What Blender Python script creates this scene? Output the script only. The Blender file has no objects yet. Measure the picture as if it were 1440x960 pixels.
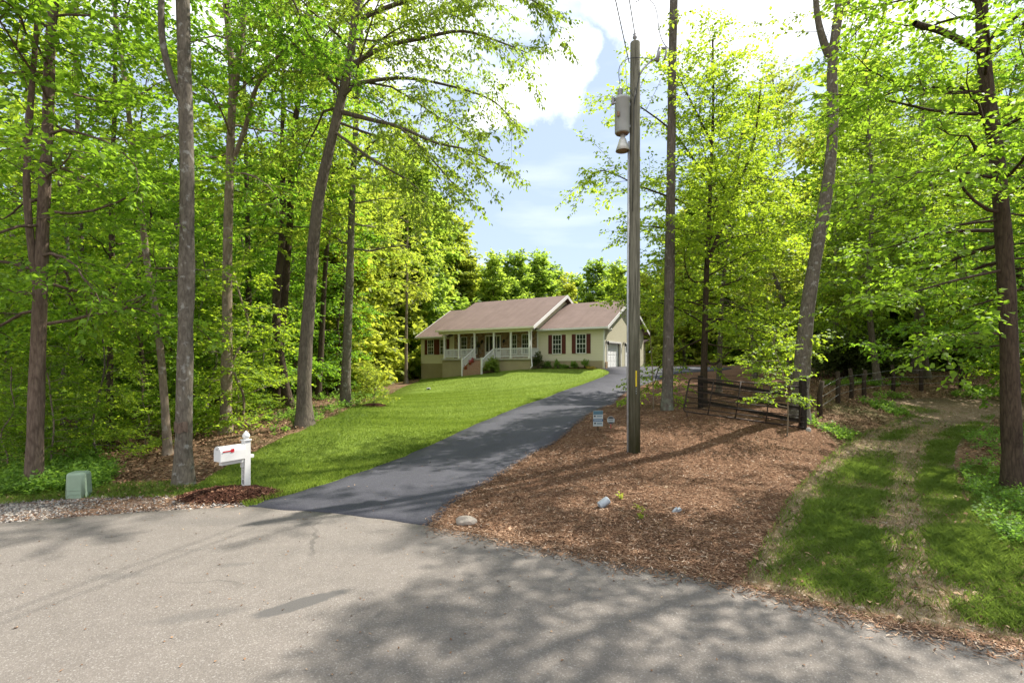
import bpy, bmesh, math, random
import numpy as np
from mathutils import Vector, Matrix
from mathutils.geometry import delaunay_2d_cdt

RNG = np.random.default_rng(7)
random.seed(7)
SC = bpy.context.scene
COL = SC.collection
F, HZ, CZ = 720.0, 512.0, 2.5          # survey: focal length, horizon row, eye height
R = math.radians

# ------------------------------------------------------------------ survey
def at(px, py, Y):
    return np.array([(px - 720) / F * Y, Y, CZ - (py - HZ) / F * Y])

CTRL = [at(*p) for p in [
    (57, 690, 10.2), (257, 683, 10.5), (236, 640, 13.2), (317, 610, 17), (392, 572, 24), (428, 597, 16.5),
    (487, 571, 24), (447, 562, 29), (571, 541, 44), (150, 640, 15), (592, 533, 51.7), (520, 655, 12.4),
    (440, 645, 13.6), (400, 660, 11.8), (600, 625, 14.9), (640, 590, 21), (700, 562, 28), (600, 552, 36), (740, 541, 36),
    (660, 529, 43), (700, 523, 44.5), (735, 520, 43), (800, 520, 41), (810, 549, 32), (857, 524, 39),
    (687, 625, 15), (814, 570, 25), (868, 570, 26.3), (905, 550, 32), (935, 532, 37), (960, 521, 43), (990, 521, 44), (850, 518, 41),
    (891, 636, 12.5), (938, 578, 18), (1000, 545, 26), (980, 527, 38), (990, 575, 20), (1127, 602, 15.4), (840, 604, 15),
    (850, 710, 9.0), (950, 718, 8.75), (1000, 660, 11.6), (1060, 640, 12.6), (1030, 570, 19),
    (1153, 585, 17.3), (1178, 567, 19.2), (1215, 557, 22), (1256, 550, 23), (1295, 550, 23), (1350, 546, 24),
    (1200, 525, 34), (1320, 524, 36), (1290, 522, 42), (1060, 532, 34),
    (1200, 640, 13.4), (1280, 582, 19.5), (1390, 576, 20), (1270, 700, 9.7), (1120, 700, 9.5), (1160, 610, 15.5),
    (1425, 690, 10.3), (1380, 620, 13.6), (1230, 600, 17.0),
]] + [np.array(p, float) for p in [
    (-3, 8.7, 0), (-5.5, 8.6, 0), (-8, 8.3, 0), (-1.2, 7.8, 0), (1, 7, 0), (2.6, 5.6, 0), (4.5, 4.5, 0), (0, 3, 0), (-5, 4, 0), (7.5, 4.2, 0.02),
    (0, -10, 0), (-15, -8, 0), (15, -8, 0), (8, 2, 0), (-12, 6, 0), (9, 8, 0.05), (7, 7, 0.02), (12, 5, .1),
    (20, 60, 2.4), (0, 66, 1.4), (-20, 60, .4), (-30, 30, -.2), (-15, 22, .1), (-22, 10, -.1), (-16, 9, 0), (-45, 50, 0), (-12, 15, .1), (-14, 35, .3),
    (32, 30, 2.1), (22, 22, 1.0), (20, 12, .35), (45, 50, 2.5), (25, 42, 2.2), (14, 44, 2.15), (17, 52, 2.2), (12, 9, .08),
    (80, 80, 2.5), (-80, 80, .5), (0, 110, 2), (-90, 0, 0), (90, 0, .6), (0, -60, 0), (60, -60, 0), (-60, -60, 0)]]
CT = np.array(CTRL)
def _k(d2): return -np.sqrt(d2 + 1.2 ** 2)
_d2 = ((CT[:, None, :2] - CT[None, :, :2]) ** 2).sum(2)
_A = np.zeros((len(CT) + 1,) * 2)
_A[:-1, :-1] = _k(_d2) + np.eye(len(CT)) * .12
_A[:-1, -1] = 1; _A[-1, :-1] = 1
_w = np.linalg.solve(_A, np.append(CT[:, 2], 0))

def height(x, y):
    x = np.asarray(x, float); y = np.asarray(y, float)
    sh = x.shape
    p = np.stack([x.ravel(), y.ravel()], 1)
    out = np.empty(len(p))
    for i in range(0, len(p), 20000):
        q = p[i:i + 20000]
        d2 = ((q[:, None, :] - CT[None, :, :2]) ** 2).sum(2)
        out[i:i + 20000] = _k(d2) @ _w[:-1] + _w[-1]
    r = np.hypot(p[:, 0], p[:, 1] - 25)
    t = np.clip((r - 75) / 60, 0, 1); t = t * t * (3 - 2 * t)
    out = out * (1 - t) + 1.0 * t
    return out.reshape(sh)
def hz(x, y): return float(height(np.array([x]), np.array([y]))[0])

def ground_at(px, py):
    """where the sight line of a surveyed point meets the terrain"""
    Y = np.linspace(3, 90, 900)
    X = (px - 720) / F * Y; Z = CZ - (py - HZ) / F * Y
    d = Z - height(X, Y)
    k = np.argmax(d < 0) if (d < 0).any() else len(Y) - 1
    if k == 0: k = 1
    a = d[k - 1] / (d[k - 1] - d[k] + 1e-9)
    y = Y[k - 1] + a * (Y[k] - Y[k - 1])
    x = (px - 720) / F * y
    return np.array([x, y, hz(x, y)])
def gpoly(pix): return [tuple(ground_at(*p)[:2]) for p in pix]

# ------------------------------------------------------------------ mesh helpers
def link(name, me, mat=None, parent=None):
    o = bpy.data.objects.new(name, me); COL.objects.link(o)
    if mat is not None:
        for m in (mat if isinstance(mat, (list, tuple)) else [mat]): me.materials.append(m)
    if parent is not None: o.parent = parent
    return o
def arr_mesh(name, V, Fc, smooth=False):
    """V (n,3), Fc (m,k) uniform polygons"""
    V = np.asarray(V, np.float32); Fc = np.asarray(Fc, np.int32)
    me = bpy.data.meshes.new(name)
    m, k = Fc.shape
    me.vertices.add(len(V)); me.vertices.foreach_set('co', V.ravel())
    me.loops.add(m * k); me.loops.foreach_set('vertex_index', Fc.ravel())
    me.polygons.add(m)
    me.polygons.foreach_set('loop_start', np.arange(0, m * k, k, dtype=np.int32))
    me.polygons.foreach_set('loop_total', np.full(m, k, np.int32))
    if smooth: me.polygons.foreach_set('use_smooth', np.ones(m, bool))
    me.update(calc_edges=True)
    return me
def tag(o, label, cat, group=None, kind=None):
    if label: o['label'] = label
    if cat: o['category'] = cat
    if group: o['group'] = group
    if kind: o['kind'] = kind
    return o
def empty(name, loc, rz=0.0):
    o = bpy.data.objects.new(name, None); COL.objects.link(o)
    o.empty_display_size = .2
    o.location = [float(c) for c in loc]; o.rotation_euler = (0, 0, rz)
    return o
def copy_tree(o, parent=None):
    c = o.copy(); COL.objects.link(c)
    if parent is not None: c.parent = parent
    for ch in o.children: copy_tree(ch, c)
    return c

class MB:
    """collects shapes into one bmesh"""
    def __init__(s): s.b = bmesh.new()
    def _x(s, vs, M):
        if M is not None: bmesh.ops.transform(s.b, matrix=M, verts=vs)
        return s
    def box(s, a, c, M=None, bev=0):
        t = bmesh.new()
        bmesh.ops.create_cube(t, size=1)
        lo = Vector(a); hi = Vector(c)
        for v in t.verts:
            v.co = Vector(((lo[i] + hi[i]) / 2 + v.co[i] * (hi[i] - lo[i])) for i in range(3))
        if bev: bmesh.ops.bevel(t, geom=t.edges[:], offset=bev, segments=2, affect='EDGES', profile=.5)
        return s._merge(t, M)
    def _merge(s, t, M=None):
        if M is not None: bmesh.ops.transform(t, matrix=M, verts=t.verts[:])
        me = bpy.data.meshes.new('tmp'); t.to_mesh(me); t.free()
        s.b.from_mesh(me); bpy.data.meshes.remove(me)
        return s
    def face(s, pts):
        s.b.faces.new([s.b.verts.new(p) for p in pts]); return s
    def prism(s, poly, axis, a, c, M=None):
        """poly: 2-D outline; extruded along axis from a to c"""
        t = bmesh.new()
        def P(p, k):
            q = list(p); q.insert(axis, k); return q
        v0 = [t.verts.new(P(p, a)) for p in poly]; v1 = [t.verts.new(P(p, c)) for p in poly]
        t.faces.new(v0); t.faces.new(v1[::-1])
        n = len(poly)
        for i in range(n): t.faces.new([v0[i], v1[i], v1[(i + 1) % n], v0[(i + 1) % n]])
        bmesh.ops.recalc_face_normals(t, faces=t.faces[:])
        return s._merge(t, M)
    def tube(s, pts, rad, n=10, caps=True, M=None):
        V, Fq = tube(pts, rad, n)
        t = bmesh.new(); vs = [t.verts.new(v) for v in V]
        for f in Fq: t.faces.new([vs[i] for i in f]).smooth = True
        if caps:
            t.faces.new(vs[:n][::-1]); t.faces.new(vs[-n:])
        return s._merge(t, M)
    def lathe(s, prof, n=20, M=None):
        t = bmesh.new(); rings = []
        for r, z in prof:
            rings.append([t.verts.new((r * math.cos(2 * math.pi * i / n), r * math.sin(2 * math.pi * i / n), z)) for i in range(n)])
        for a, b in zip(rings, rings[1:]):
            for i in range(n): t.faces.new([a[i], a[(i + 1) % n], b[(i + 1) % n], b[i]]).smooth = True
        if prof[0][0] > 1e-4: t.faces.new(rings[0][::-1])
        if prof[-1][0] > 1e-4: t.faces.new(rings[-1])
        bmesh.ops.remove_doubles(t, verts=t.verts[:], dist=1e-6)
        return s._merge(t, M)
    def build(s, name, mat, parent=None):
        me = bpy.data.meshes.new(name); s.b.to_mesh(me); s.b.free()
        return link(name, me, mat, parent)

def tube(pts, rad, n=10, rough=0.0, rng=None):
    P = np.asarray(pts, float); m = len(P)
    rad = np.broadcast_to(np.asarray(rad, float), (m,)) if np.ndim(rad) else np.full(m, rad)
    T = np.gradient(P, axis=0); T /= np.linalg.norm(T, axis=1)[:, None] + 1e-9
    up = np.array([1., 0, 0]) if abs(T[0][0]) < .8 else np.array([0, 1., 0])
    A = np.empty_like(P); a = up
    for i in range(m):
        a = a - T[i] * a.dot(T[i]); a /= np.linalg.norm(a) + 1e-9; A[i] = a
    B = np.cross(T, A)
    th = np.linspace(0, 2 * np.pi, n, endpoint=False)
    rr = np.repeat(rad[:, None], n, 1)
    if rough and rng is not None:
        rr = rr * (1 + rough * rng.standard_normal((m, n)) * .5 + rough * np.sin(3 * th + np.linspace(0, 4, m)[:, None]))
    V = P[:, None] + rr[..., None] * (np.cos(th)[None, :, None] * A[:, None] + np.sin(th)[None, :, None] * B[:, None])
    i = np.arange(m - 1)[:, None] * n; j = np.arange(n)[None]
    Fq = np.stack([i + j, i + (j + 1) % n, i + n + (j + 1) % n, i + n + j], -1).reshape(-1, 4)
    return V.reshape(-1, 3), Fq
def join(parts):
    Vs, Fs, k = [], [], 0
    for V, f in parts:
        Vs.append(V); Fs.append(np.asarray(f) + k); k += len(V)
    return np.concatenate(Vs), np.concatenate(Fs)

def inside(poly, x, y):
    p = np.asarray(poly); x = np.asarray(x); y = np.asarray(y)
    r = np.zeros(x.shape, bool); j = len(p) - 1
    for i in range(len(p)):
        xi, yi = p[i]; xj, yj = p[j]
        c = ((yi > y) != (yj > y)) & (x < (xj - xi) * (y - yi) / (yj - yi + 1e-12) + xi)
        r ^= c; j = i
    return r
def edge_dist(poly, x, y):
    p = np.asarray(poly, float); q = np.roll(p, -1, 0)
    P = np.stack([x, y], -1)
    best = np.full(len(P), 1e9)
    for a, b in zip(p, q):
        ab = b - a; t = np.clip(((P - a) @ ab) / (ab @ ab + 1e-12), 0, 1)
        best = np.minimum(best, np.linalg.norm(P - a - t[:, None] * ab, axis=1))
    return best
def densify(poly, step, wob=0.0, closed=True):
    out = []; p = np.asarray(poly, float); n = len(p)
    rg = np.random.default_rng(len(p) + int(abs(p.sum()) * 10) % 997)
    for i in range(n if closed else n - 1):
        a, b = p[i], p[(i + 1) % n]
        L = np.linalg.norm(b - a)
        st = step * (1 + np.linalg.norm((a + b) / 2) / 25)
        k = max(1, int(L / st))
        nn = np.array([-(b - a)[1], (b - a)[0]]) / (L + 1e-9)
        for t in range(k):
            q = a + (b - a) * t / k
            if wob: q = q + nn * wob * rg.standard_normal()
            out.append(q)
    return np.array(out)
def spline(poly, n=6):
    """open smooth curve through the surveyed points"""
    p = np.asarray(poly, float); out = []
    for i in range(len(p) - 1):
        a = p[max(i - 1, 0)]; b = p[i]; c = p[i + 1]; d = p[min(i + 2, len(p) - 1)]
        for t in np.linspace(0, 1, n, endpoint=False):
            out.append(.5 * ((2 * b) + (c - a) * t + (2 * a - 5 * b + 4 * c - d) * t * t + (3 * b - a - 3 * c + d) * t ** 3))
    out.append(p[-1]); return np.array(out)

def vnoise(x, y, s, seed=0):
    """cheap smooth value noise"""
    rg = np.random.default_rng(seed); tb = rg.random((64, 64))
    x = np.asarray(x) / s; y = np.asarray(y) / s
    xi = np.floor(x).astype(int); yi = np.floor(y).astype(int)
    fx = x - xi; fy = y - yi; fx = fx * fx * (3 - 2 * fx); fy = fy * fy * (3 - 2 * fy)
    g = lambda i, j: tb[i % 64, j % 64]
    return (g(xi, yi) * (1 - fx) + g(xi + 1, yi) * fx) * (1 - fy) + (g(xi, yi + 1) * (1 - fx) + g(xi + 1, yi + 1) * fx) * fy

# ------------------------------------------------------------------ materials
class Mat:
    def __init__(s, name):
        s.m = bpy.data.materials.new(name); s.m.use_nodes = True
        s.t = s.m.node_tree; s.t.nodes.clear()
        s.out = s.t.nodes.new('ShaderNodeOutputMaterial')
    def n(s, typ, ins=None, out=0, **props):
        nd = s.t.nodes.new('ShaderNode' + typ)
        for k, v in props.items(): setattr(nd, k, v)
        for k, v in (ins or {}).items(): s.put(nd.inputs[k], v)
        return nd.outputs[out]
    def put(s, sock, v):
        if isinstance(v, bpy.types.NodeSocket): s.t.links.new(v, sock)
        else:
            if sock.type == 'RGBA' and len(v) == 3: v = (*v, 1)
            sock.default_value = v
    def mix(s, f, a, b, blend='MIX'):
        return s.n('Mix', {0: f, 6: a, 7: b}, out=2, data_type='RGBA', blend_type=blend)
    def ramp(s, f, stops, interp='LINEAR'):
        nd = s.t.nodes.new('ShaderNodeValToRGB'); s.put(nd.inputs[0], f)
        nd.color_ramp.interpolation = interp
        el = nd.color_ramp.elements
        while len(el) < len(stops): el.new(.5)
        for e, (p, c) in zip(el, stops):
            e.position = p; e.color = (*c, 1) if len(c) == 3 else c
        return nd.outputs[0]
    def math(s, op, a, b=0.0, c=0.0):
        return s.n('Math', {0: a, 1: b, 2: c}, operation=op)
    def co(s, scale=(1, 1, 1), rot=(0, 0, 0), loc=(0, 0, 0), src='Object'):
        tc = s.t.nodes.new('ShaderNodeTexCoord')
        return s.n('Mapping', {'Vector': tc.outputs[src], 'Scale': scale, 'Rotation': rot, 'Location': loc})
    def noise(s, v, scale, det=4, rough=.55, out=0):
        return s.n('TexNoise', {'Vector': v, 'Scale': scale, 'Detail': det, 'Roughness': rough}, out=out)
    def vor(s, v, scale, out=0, feature='F1', rnd=1.0):
        return s.n('TexVoronoi', {'Vector': v, 'Scale': scale, 'Randomness': rnd}, out=out, feature=feature)
    def bump(s, h, strength=.5, dist=.02):
        return s.n('Bump', {'Height': h, 'Strength': strength, 'Distance': dist})
    def bsdf(s, col, rough=.7, spec=.3, normal=None, metal=0.0, **kw):
        d = {'Base Color': col, 'Roughness': rough, 'Specular IOR Level': spec, 'Metallic': metal}
        if normal is not None: d['Normal'] = normal
        d.update(kw)
        return s.n('BsdfPrincipled', d)
    def done(s, sh):
        s.t.links.new(sh, s.out.inputs[0]); return s.m

def simple(name, col, rough=.6, spec=.3, metal=0.0, vary=.12, scale=6, bump=0.0):
    g = Mat(name); c = g.co()
    nz = g.noise(c, scale, 6)
    lo = tuple(x * (1 - vary) for x in col); hi = tuple(min(1, x * (1 + vary)) for x in col)
    cc = g.ramp(nz, [(.3, lo), (.7, hi)])
    nm = g.bump(g.noise(c, scale * 8, 4), bump, .01) if bump else None
    return g.done(g.bsdf(cc, rough, spec, nm, metal))

def leaf_mat(name, c1, c2, tr, w=.5, seed=0, rough=.55):
    g = Mat(name)
    ri = g.n('NewGeometry', out='Random Per Island') if False else g.t.nodes.new('ShaderNodeNewGeometry').outputs['Random Per Island']
    clump = g.noise(g.co(loc=(seed, seed, 0)), .55, 2)
    f = g.math('ADD', g.math('MULTIPLY', ri, .6), g.math('MULTIPLY', clump, .5))
    col = g.ramp(f, [(.12, tuple(x * .7 for x in c1)), (.9, tuple(x * 1.25 for x in c2))])
    tcol = g.ramp(f, [(.12, tuple(x * .62 for x in tr)), (.9, tuple(min(1, x * 1.2) for x in tr))])
    oi = g.t.nodes.new('ShaderNodeObjectInfo').outputs['Random']
    br = g.math('MULTIPLY_ADD', oi, .3, .85)
    br = g.math('MULTIPLY', br, 1.32)
    hs = g.n('HueSaturation', {'Color': col, 'Value': br, 'Hue': g.math('MULTIPLY_ADD', oi, -.018, .51)})
    ht = g.n('HueSaturation', {'Color': tcol, 'Value': g.math('MULTIPLY', br, .92), 'Hue': g.math('MULTIPLY_ADD', oi, -.018, .51)})
    a = g.bsdf(hs, rough, .18)
    b = g.n('BsdfTranslucent', {'Color': ht})
    return g.done(g.n('MixShader', {0: w, 1: a, 2: b}))

def bark_mat(name, dark, light, vscale=9, stretch=.16, bump=.8, moss=None, spots=0.0):
    g = Mat(name)
    c = g.co(scale=(1, 1, stretch))
    w = g.noise(c, 3, 3, out=1)
    cv = g.mix(.12, c, w)
    v = g.vor(cv, vscale, feature='DISTANCE_TO_EDGE')
    v = g.n('MapRange', {0: v, 1: 0.0, 2: .22})
    n1 = g.noise(c, 26, 6, .65)
    n2 = g.noise(g.co(), 1.3, 4)
    n3 = g.noise(g.co(scale=(1, 1, .45)), 9, 6, .7)
    h = g.math('MULTIPLY_ADD', n1, .5, g.math('MULTIPLY_ADD', n3, .35, g.math('MULTIPLY', v, .10)))
    col = g.ramp(h, [(.34, tuple(x * .8 for x in dark)), (.64, tuple(min(1, x * 1.15) for x in light))])
    col = g.mix(.34, col, g.ramp(n2, [(.3, tuple(x * .55 for x in light)), (.7, tuple(min(1, x * 1.25) for x in light))]))
    if moss:
        zc = g.n('SeparateXYZ', {0: g.co()}, out=2)
        f = g.math('MULTIPLY', g.n('MapRange', {0: zc, 1: 1.2, 2: 0.0}), g.ramp(g.noise(g.co(), 5, 5), [(.42, (0, 0, 0)), (.6, (1, 1, 1))]))
        col = g.mix(f, col, moss)
    if spots:
        f = g.ramp(g.noise(g.co(), 7, 4), [(.58, (0, 0, 0)), (.66, (1, 1, 1))])
        col = g.mix(g.math('MULTIPLY', f, spots), col, (.42, .42, .38))
    return g.done(g.bsdf(col, .9, .15, g.bump(h, bump, .05)))

M = {}
def build_materials():
    # asphalt of the court: aged, grey-brown, fine aggregate
    g = Mat('aged_asphalt'); c = g.co()
    ag = g.vor(c, 95, out=1); agv = g.n('SeparateColor', {0: ag}, out=0)
    big = g.noise(c, .45, 5, .6); mid = g.noise(c, 3.2, 5, .6)
    base = g.ramp(big, [(.3, (.131, .114, .099)), (.72, (.174, .152, .131))])
    base = g.mix(.55, base, g.ramp(mid, [(.3, (.117, .104, .092)), (.7, (.174, .154, .136))]))
    base = g.mix(.24, base, g.ramp(agv, [(0, (.07, .065, .06)), (.55, (.162, .142, .125)), (.86, (.225, .2, .178)), (1, (.52, .5, .47))]))
    # worn tyre bands, an oil-dark patch, hairline cracks
    st = g.co(loc=(3.25, -5.95, 0), rot=(0, 0, 0))
    def blot(cx, cy, ang, sx, sy, lo, hi, amt):
        tc = g.t.nodes.new('ShaderNodeTexCoord')
        p = g.n('VectorMath', {0: tc.outputs['Object'], 1: (cx, cy, 0)}, operation='SUBTRACT')
        p = g.n('VectorRotate', {'Vector': p, 'Angle': -ang}, rotation_type='Z_AXIS')
        p = g.n('VectorMath', {0: p, 1: (1 / sx, 1 / sy, 0)}, operation='MULTIPLY')
        L = g.n('VectorMath', {0: p}, out=1, operation='LENGTH')
        L = g.math('ADD', L, g.math('MULTIPLY_ADD', g.noise(c, 2.6, 5, .65), 1.1, -.55))
        return g.math('MULTIPLY', g.n('MapRange', {0: L, 1: hi, 2: lo}), amt)
    for a in [(-2.2, 4.35 + .95, .72, .52, .15, .72, .95, .95), (-3.1, 5.05, .35, .42, .12, .6, 1.2, .42), (-4.6, 6.0, .1, .3, .1, .5, 1.2, .4),
              (-3.4, 6.35, .2, .25, .07, .5, 1.2, .4), (-.2, 7.1, .1, 2.6, .3, .4, 1.3, .28), (-4, 8.1, .05, 2.2, .22, .4, 1.3, .3)]:
        base = g.mix(blot(*a), base, (.085, .08, .075))
    wv = g.noise(c, 1.1, 4, out=1)
    cr = g.vor(g.mix(.35, c, wv), .42, feature='DISTANCE_TO_EDGE')
    crk = g.math('MULTIPLY', g.n('MapRange', {0: cr, 1: .007, 2: .002}), g.ramp(g.noise(c, .35, 2), [(.5, (0, 0, 0)), (.58, (1, 1, 1))]))
    base = g.mix(g.math('MULTIPLY', crk, .55), base, (.06, .055, .05))
    M['road'] = g.done(g.bsdf(base, .88, .25, g.bump(g.vor(c, 95), .35, .006)))
    # driveway: newer sealed blacktop
    g = Mat('sealed_blacktop'); c = g.co()
    ag = g.n('SeparateColor', {0: g.vor(c, 110, out=1)}, out=0)
    base = g.ramp(g.noise(c, .6, 5), [(.3, (.036, .036, .046)), (.7, (.055, .055, .068))])
    base = g.mix(.35, base, g.ramp(ag, [(0, (.015, .015, .02)), (.8, (.065, .065, .078)), (1, (.16, .16, .18))]))
    M['drive'] = g.done(g.bsdf(base, .82, .3, g.bump(g.vor(c, 110), .3, .005)))
    # wood-chip mulch
    g = Mat('shredded_bark_mulch'); c = g.co()
    v1 = g.n('SeparateColor', {0: g.vor(g.co(scale=(1, .45, 1), rot=(0, 0, .6)), 38, out=1)}, out=0)
    v2 = g.n('SeparateColor', {0: g.vor(g.co(scale=(.45, 1, 1), rot=(0, 0, .3)), 52, out=1)}, out=1)
    f = g.math('ADD', g.math('MULTIPLY', v1, .5), g.math('MULTIPLY', v2, .5))
    col = g.ramp(f, [(.05, (.04, .019, .01)), (.4, (.125, .064, .035)), (.75, (.22, .12, .068)), (1, (.38, .25, .16))])
    col = g.mix(.5, col, g.ramp(g.noise(c, .8, 4), [(.35, (.075, .038, .021)), (.65, (.22, .122, .072))]))
    M['mulch'] = g.done(g.bsdf(col, .95, .1, g.bump(f, .9, .03)))
    g = Mat('wood_chip')
    ri = g.t.nodes.new('ShaderNodeNewGeometry').outputs['Random Per Island']
    col = g.ramp(ri, [(0, (.04, .019, .01)), (.3, (.12, .064, .036)), (.62, (.235, .133, .078)), (.88, (.35, .22, .14)), (.97, (.48, .35, .24)), (1, (.64, .53, .42))])
    col = g.mix(g.ramp(g.noise(g.co(), .75, 5, .65), [(.42, (0, 0, 0)), (.62, (.4, .4, .4))]), col, (.085, .044, .025))
    M['chip'] = g.done(g.bsdf(col, .9, .15))
    # dark fresh mulch round the mailbox
    M['darkmulch'] = simple('dark_mulch', (.05, .022, .014), .95, .1, vary=.7, scale=40, bump=.9)
    g = Mat('dark_chip'); ri = g.t.nodes.new('ShaderNodeNewGeometry').outputs['Random Per Island']
    M['darkchip'] = g.done(g.bsdf(g.ramp(ri, [(0, (.02, .008, .005)), (.5, (.075, .03, .018)), (.9, (.16, .075, .045)), (1, (.3, .18, .11))]), .9, .15))
    # forest floor
    g = Mat('leaf_litter_ground'); c = g.co()
    v1 = g.n('SeparateColor', {0: g.vor(c, 17, out=1)}, out=0)
    col = g.ramp(v1, [(0, (.05, .028, .015)), (.45, (.14, .082, .046)), (.8, (.22, .14, .085)), (1, (.34, .24, .16))])
    col = g.mix(.5, col, g.ramp(g.noise(c, .5, 5), [(.35, (.075, .042, .024)), (.68, (.2, .125, .075))]))
    gr = g.ramp(g.noise(g.co(loc=(4, 2, 0)), .33, 5, .6), [(.52, (0, 0, 0)), (.68, (1, 1, 1))])
    col = g.mix(g.math('MULTIPLY', gr, .55), col, (.07, .10, .028))
    M['ground'] = g.done(g.bsdf(col, .95, .1, g.bump(v1, .8, .03)))
    g = Mat('fallen_leaf'); ri = g.t.nodes.new('ShaderNodeNewGeometry').outputs['Random Per Island']
    M['litter'] = g.done(g.bsdf(g.ramp(ri, [(0, (.06, .03, .015)), (.4, (.17, .09, .048)), (.75, (.27, .16, .092)), (1, (.42, .3, .19))]), .85, .2))
    # lawn soil/thatch
    g = Mat('mown_turf'); c = g.co()
    a = g.noise(c, .25, 5, .6); b = g.noise(c, 2.5, 5, .6); d = g.noise(c, 40, 3)
    wv = g.n('TexWave', {'Vector': g.co(rot=(0, 0, .55)), 'Scale': .5, 'Distortion': 2.2, 'Detail': 2, 'Detail Scale': .6})
    col = g.ramp(a, [(.3, (.12, .19, .02)), (.7, (.19, .26, .035))])
    col = g.mix(.4, col, g.ramp(b, [(.3, (.09, .16, .015)), (.72, (.25, .30, .06))]))
    col = g.mix(.3, col, g.ramp(d, [(.3, (.05, .09, .012)), (.7, (.24, .30, .06))]))
    col = g.mix(g.math('MULTIPLY', wv, .22), col, (.15, .2, .06))
    M['turf'] = g.done(g.bsdf(col, .95, .12, g.bump(d, .8, .03)))
    g = Mat('track_soil'); c = g.co()
    a = g.noise(c, .9, 6, .65); b = g.n('SeparateColor', {0: g.vor(c, 30, out=1)}, out=0)
    col = g.ramp(b, [(0, (.09, .06, .036)), (.5, (.2, .14, .09)), (.85, (.3, .235, .165)), (1, (.48, .42, .35))])
    col = g.mix(.5, col, g.ramp(a, [(.35, (.1, .07, .035)), (.7, (.25, .17, .105))]))
    M['track'] = g.done(g.bsdf(col, .95, .1, g.bump(b, .6, .02)))
    def blade(name, c1, c2, tr, w=.4, ns=.9, mow=False):
        g = Mat(name); ri = g.t.nodes.new('ShaderNodeNewGeometry').outputs['Random Per Island']
        nz = g.math('ADD', g.math('MULTIPLY', g.noise(g.co(), ns, 6, .65), .55), g.math('MULTIPLY', g.noise(g.co(), .22, 3), .45))
        f = g.math('ADD', g.math('MULTIPLY', ri, .35), g.math('MULTIPLY', nz, .65))
        if mow: f = g.math('MULTIPLY_ADD', g.n('TexWave', {'Vector': g.co(rot=(0, 0, -.5)), 'Scale': .16, 'Distortion': 1.6, 'Detail': 2, 'Detail Scale': .5}, bands_direction='Y'), .13, g.math('SUBTRACT', f, .06))
        col = g.ramp(f, [(.36, c1), (.64, c2)])
        return g.done(g.n('MixShader', {0: w, 1: g.bsdf(col, .5, .25), 2: g.n('BsdfTranslucent', {'Color': g.mix(.5, col, tr)})}))
    M['lawnblade'] = blade('lawn_grass_blade', (.05, .105, .008), (.27, .35, .055), (.36, .47, .05), .42, 3.2, True)
    M['rough'] = blade('rough_grass_blade', (.085, .15, .02), (.17, .24, .04), (.3, .42, .06), .48)
    M['strawblade'] = blade('pale_dry_grass', (.2, .18, .07), (.33, .28, .14), (.4, .36, .15), .25)
    g = Mat('gravel_stone'); ri = g.t.nodes.new('ShaderNodeNewGeometry').outputs['Random Per Island']
    M['stone'] = g.done(g.bsdf(g.ramp(ri, [(0, (.12, .11, .1)), (.5, (.25, .235, .22)), (.85, (.4, .36, .32)), (1, (.55, .48, .4))]), .85, .25))
    g = Mat('gravel_bed'); c = g.co(); v = g.n('SeparateColor', {0: g.vor(c, 32, out=1)}, out=0)
    col = g.ramp(v, [(0, (.11, .09, .075)), (.5, (.25, .235, .225)), (1, (.42, .39, .36))])
    col = g.mix(g.ramp(g.noise(c, .7, 5, .6), [(.38, (0, 0, 0)), (.62, (1, 1, 1))]), col, (.26, .155, .09))
    M['gravelbed'] = g.done(g.bsdf(col, .95, .15, g.bump(v, .8, .03)))
    # foliage
    M['leaf_oak'] = leaf_mat('oak_leaf', (.075, .11, .016), (.125, .165, .022), (.41, .54, .045), .48, 1)
    M['leaf_maple'] = leaf_mat('maple_leaf', (.045, .10, .014), (.085, .15, .02), (.29, .49, .03), .5, 2)
    M['leaf_beech'] = leaf_mat('beech_leaf', (.055, .115, .014), (.105, .17, .022), (.37, .52, .03), .5, 3)
    M['leaf_yellow'] = leaf_mat('spring_yellow_leaf', (.095, .135, .02), (.155, .185, .03), (.50, .57, .055), .48, 4)
    M['leaf_dark'] = leaf_mat('dark_evergreen_leaf', (.028, .048, .014), (.07, .085, .022), (.14, .19, .03), .25, 5)
    M['leaf_far'] = leaf_mat('distant_leaf', (.07, .125, .022), (.12, .175, .032), (.42, .56, .06), .58, 6)
    M['leaf_under'] = leaf_mat('undergrowth_leaf', (.04, .095, .015), (.085, .15, .025), (.26, .45, .05), .42, 7)
    M['leaf_shrub'] = leaf_mat('shrub_leaf', (.06, .11, .02), (.15, .2, .04), (.4, .5, .06), .4, 8)
    # bark
    M['bark_grey'] = bark_mat('grey_bark', (0.050, 0.040, 0.029), (0.170, 0.147, 0.114), 15, .34, .6, spots=.4)
    M['bark_red'] = bark_mat('reddish_bark', (0.050, 0.030, 0.022), (0.186, 0.136, 0.101), 18, .2, .9)
    M['bark_oak'] = bark_mat('oak_bark', (0.043, 0.032, 0.024), (0.166, 0.138, 0.107), 17, .22, .9)
    M['bark_dark'] = bark_mat('dark_furrowed_bark', (0.013, 0.009, 0.007), (0.090, 0.065, 0.045), 19, .2, 1.0)
    M['bark_pale'] = bark_mat('pale_bark', (0.086, 0.065, 0.047), (0.259, 0.202, 0.144), 10, .25, .5, spots=.4)
    M['bark_pole'] = bark_mat('mossy_grey_bark', (0.040, 0.033, 0.029), (0.144, 0.119, 0.097), 13, .14, .8, moss=(0.158, 0.173, 0.130), spots=.25)
    M['twig'] = simple('twig_wood', (.09, .065, .045), .9, .1, vary=.3, scale=12)
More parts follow.
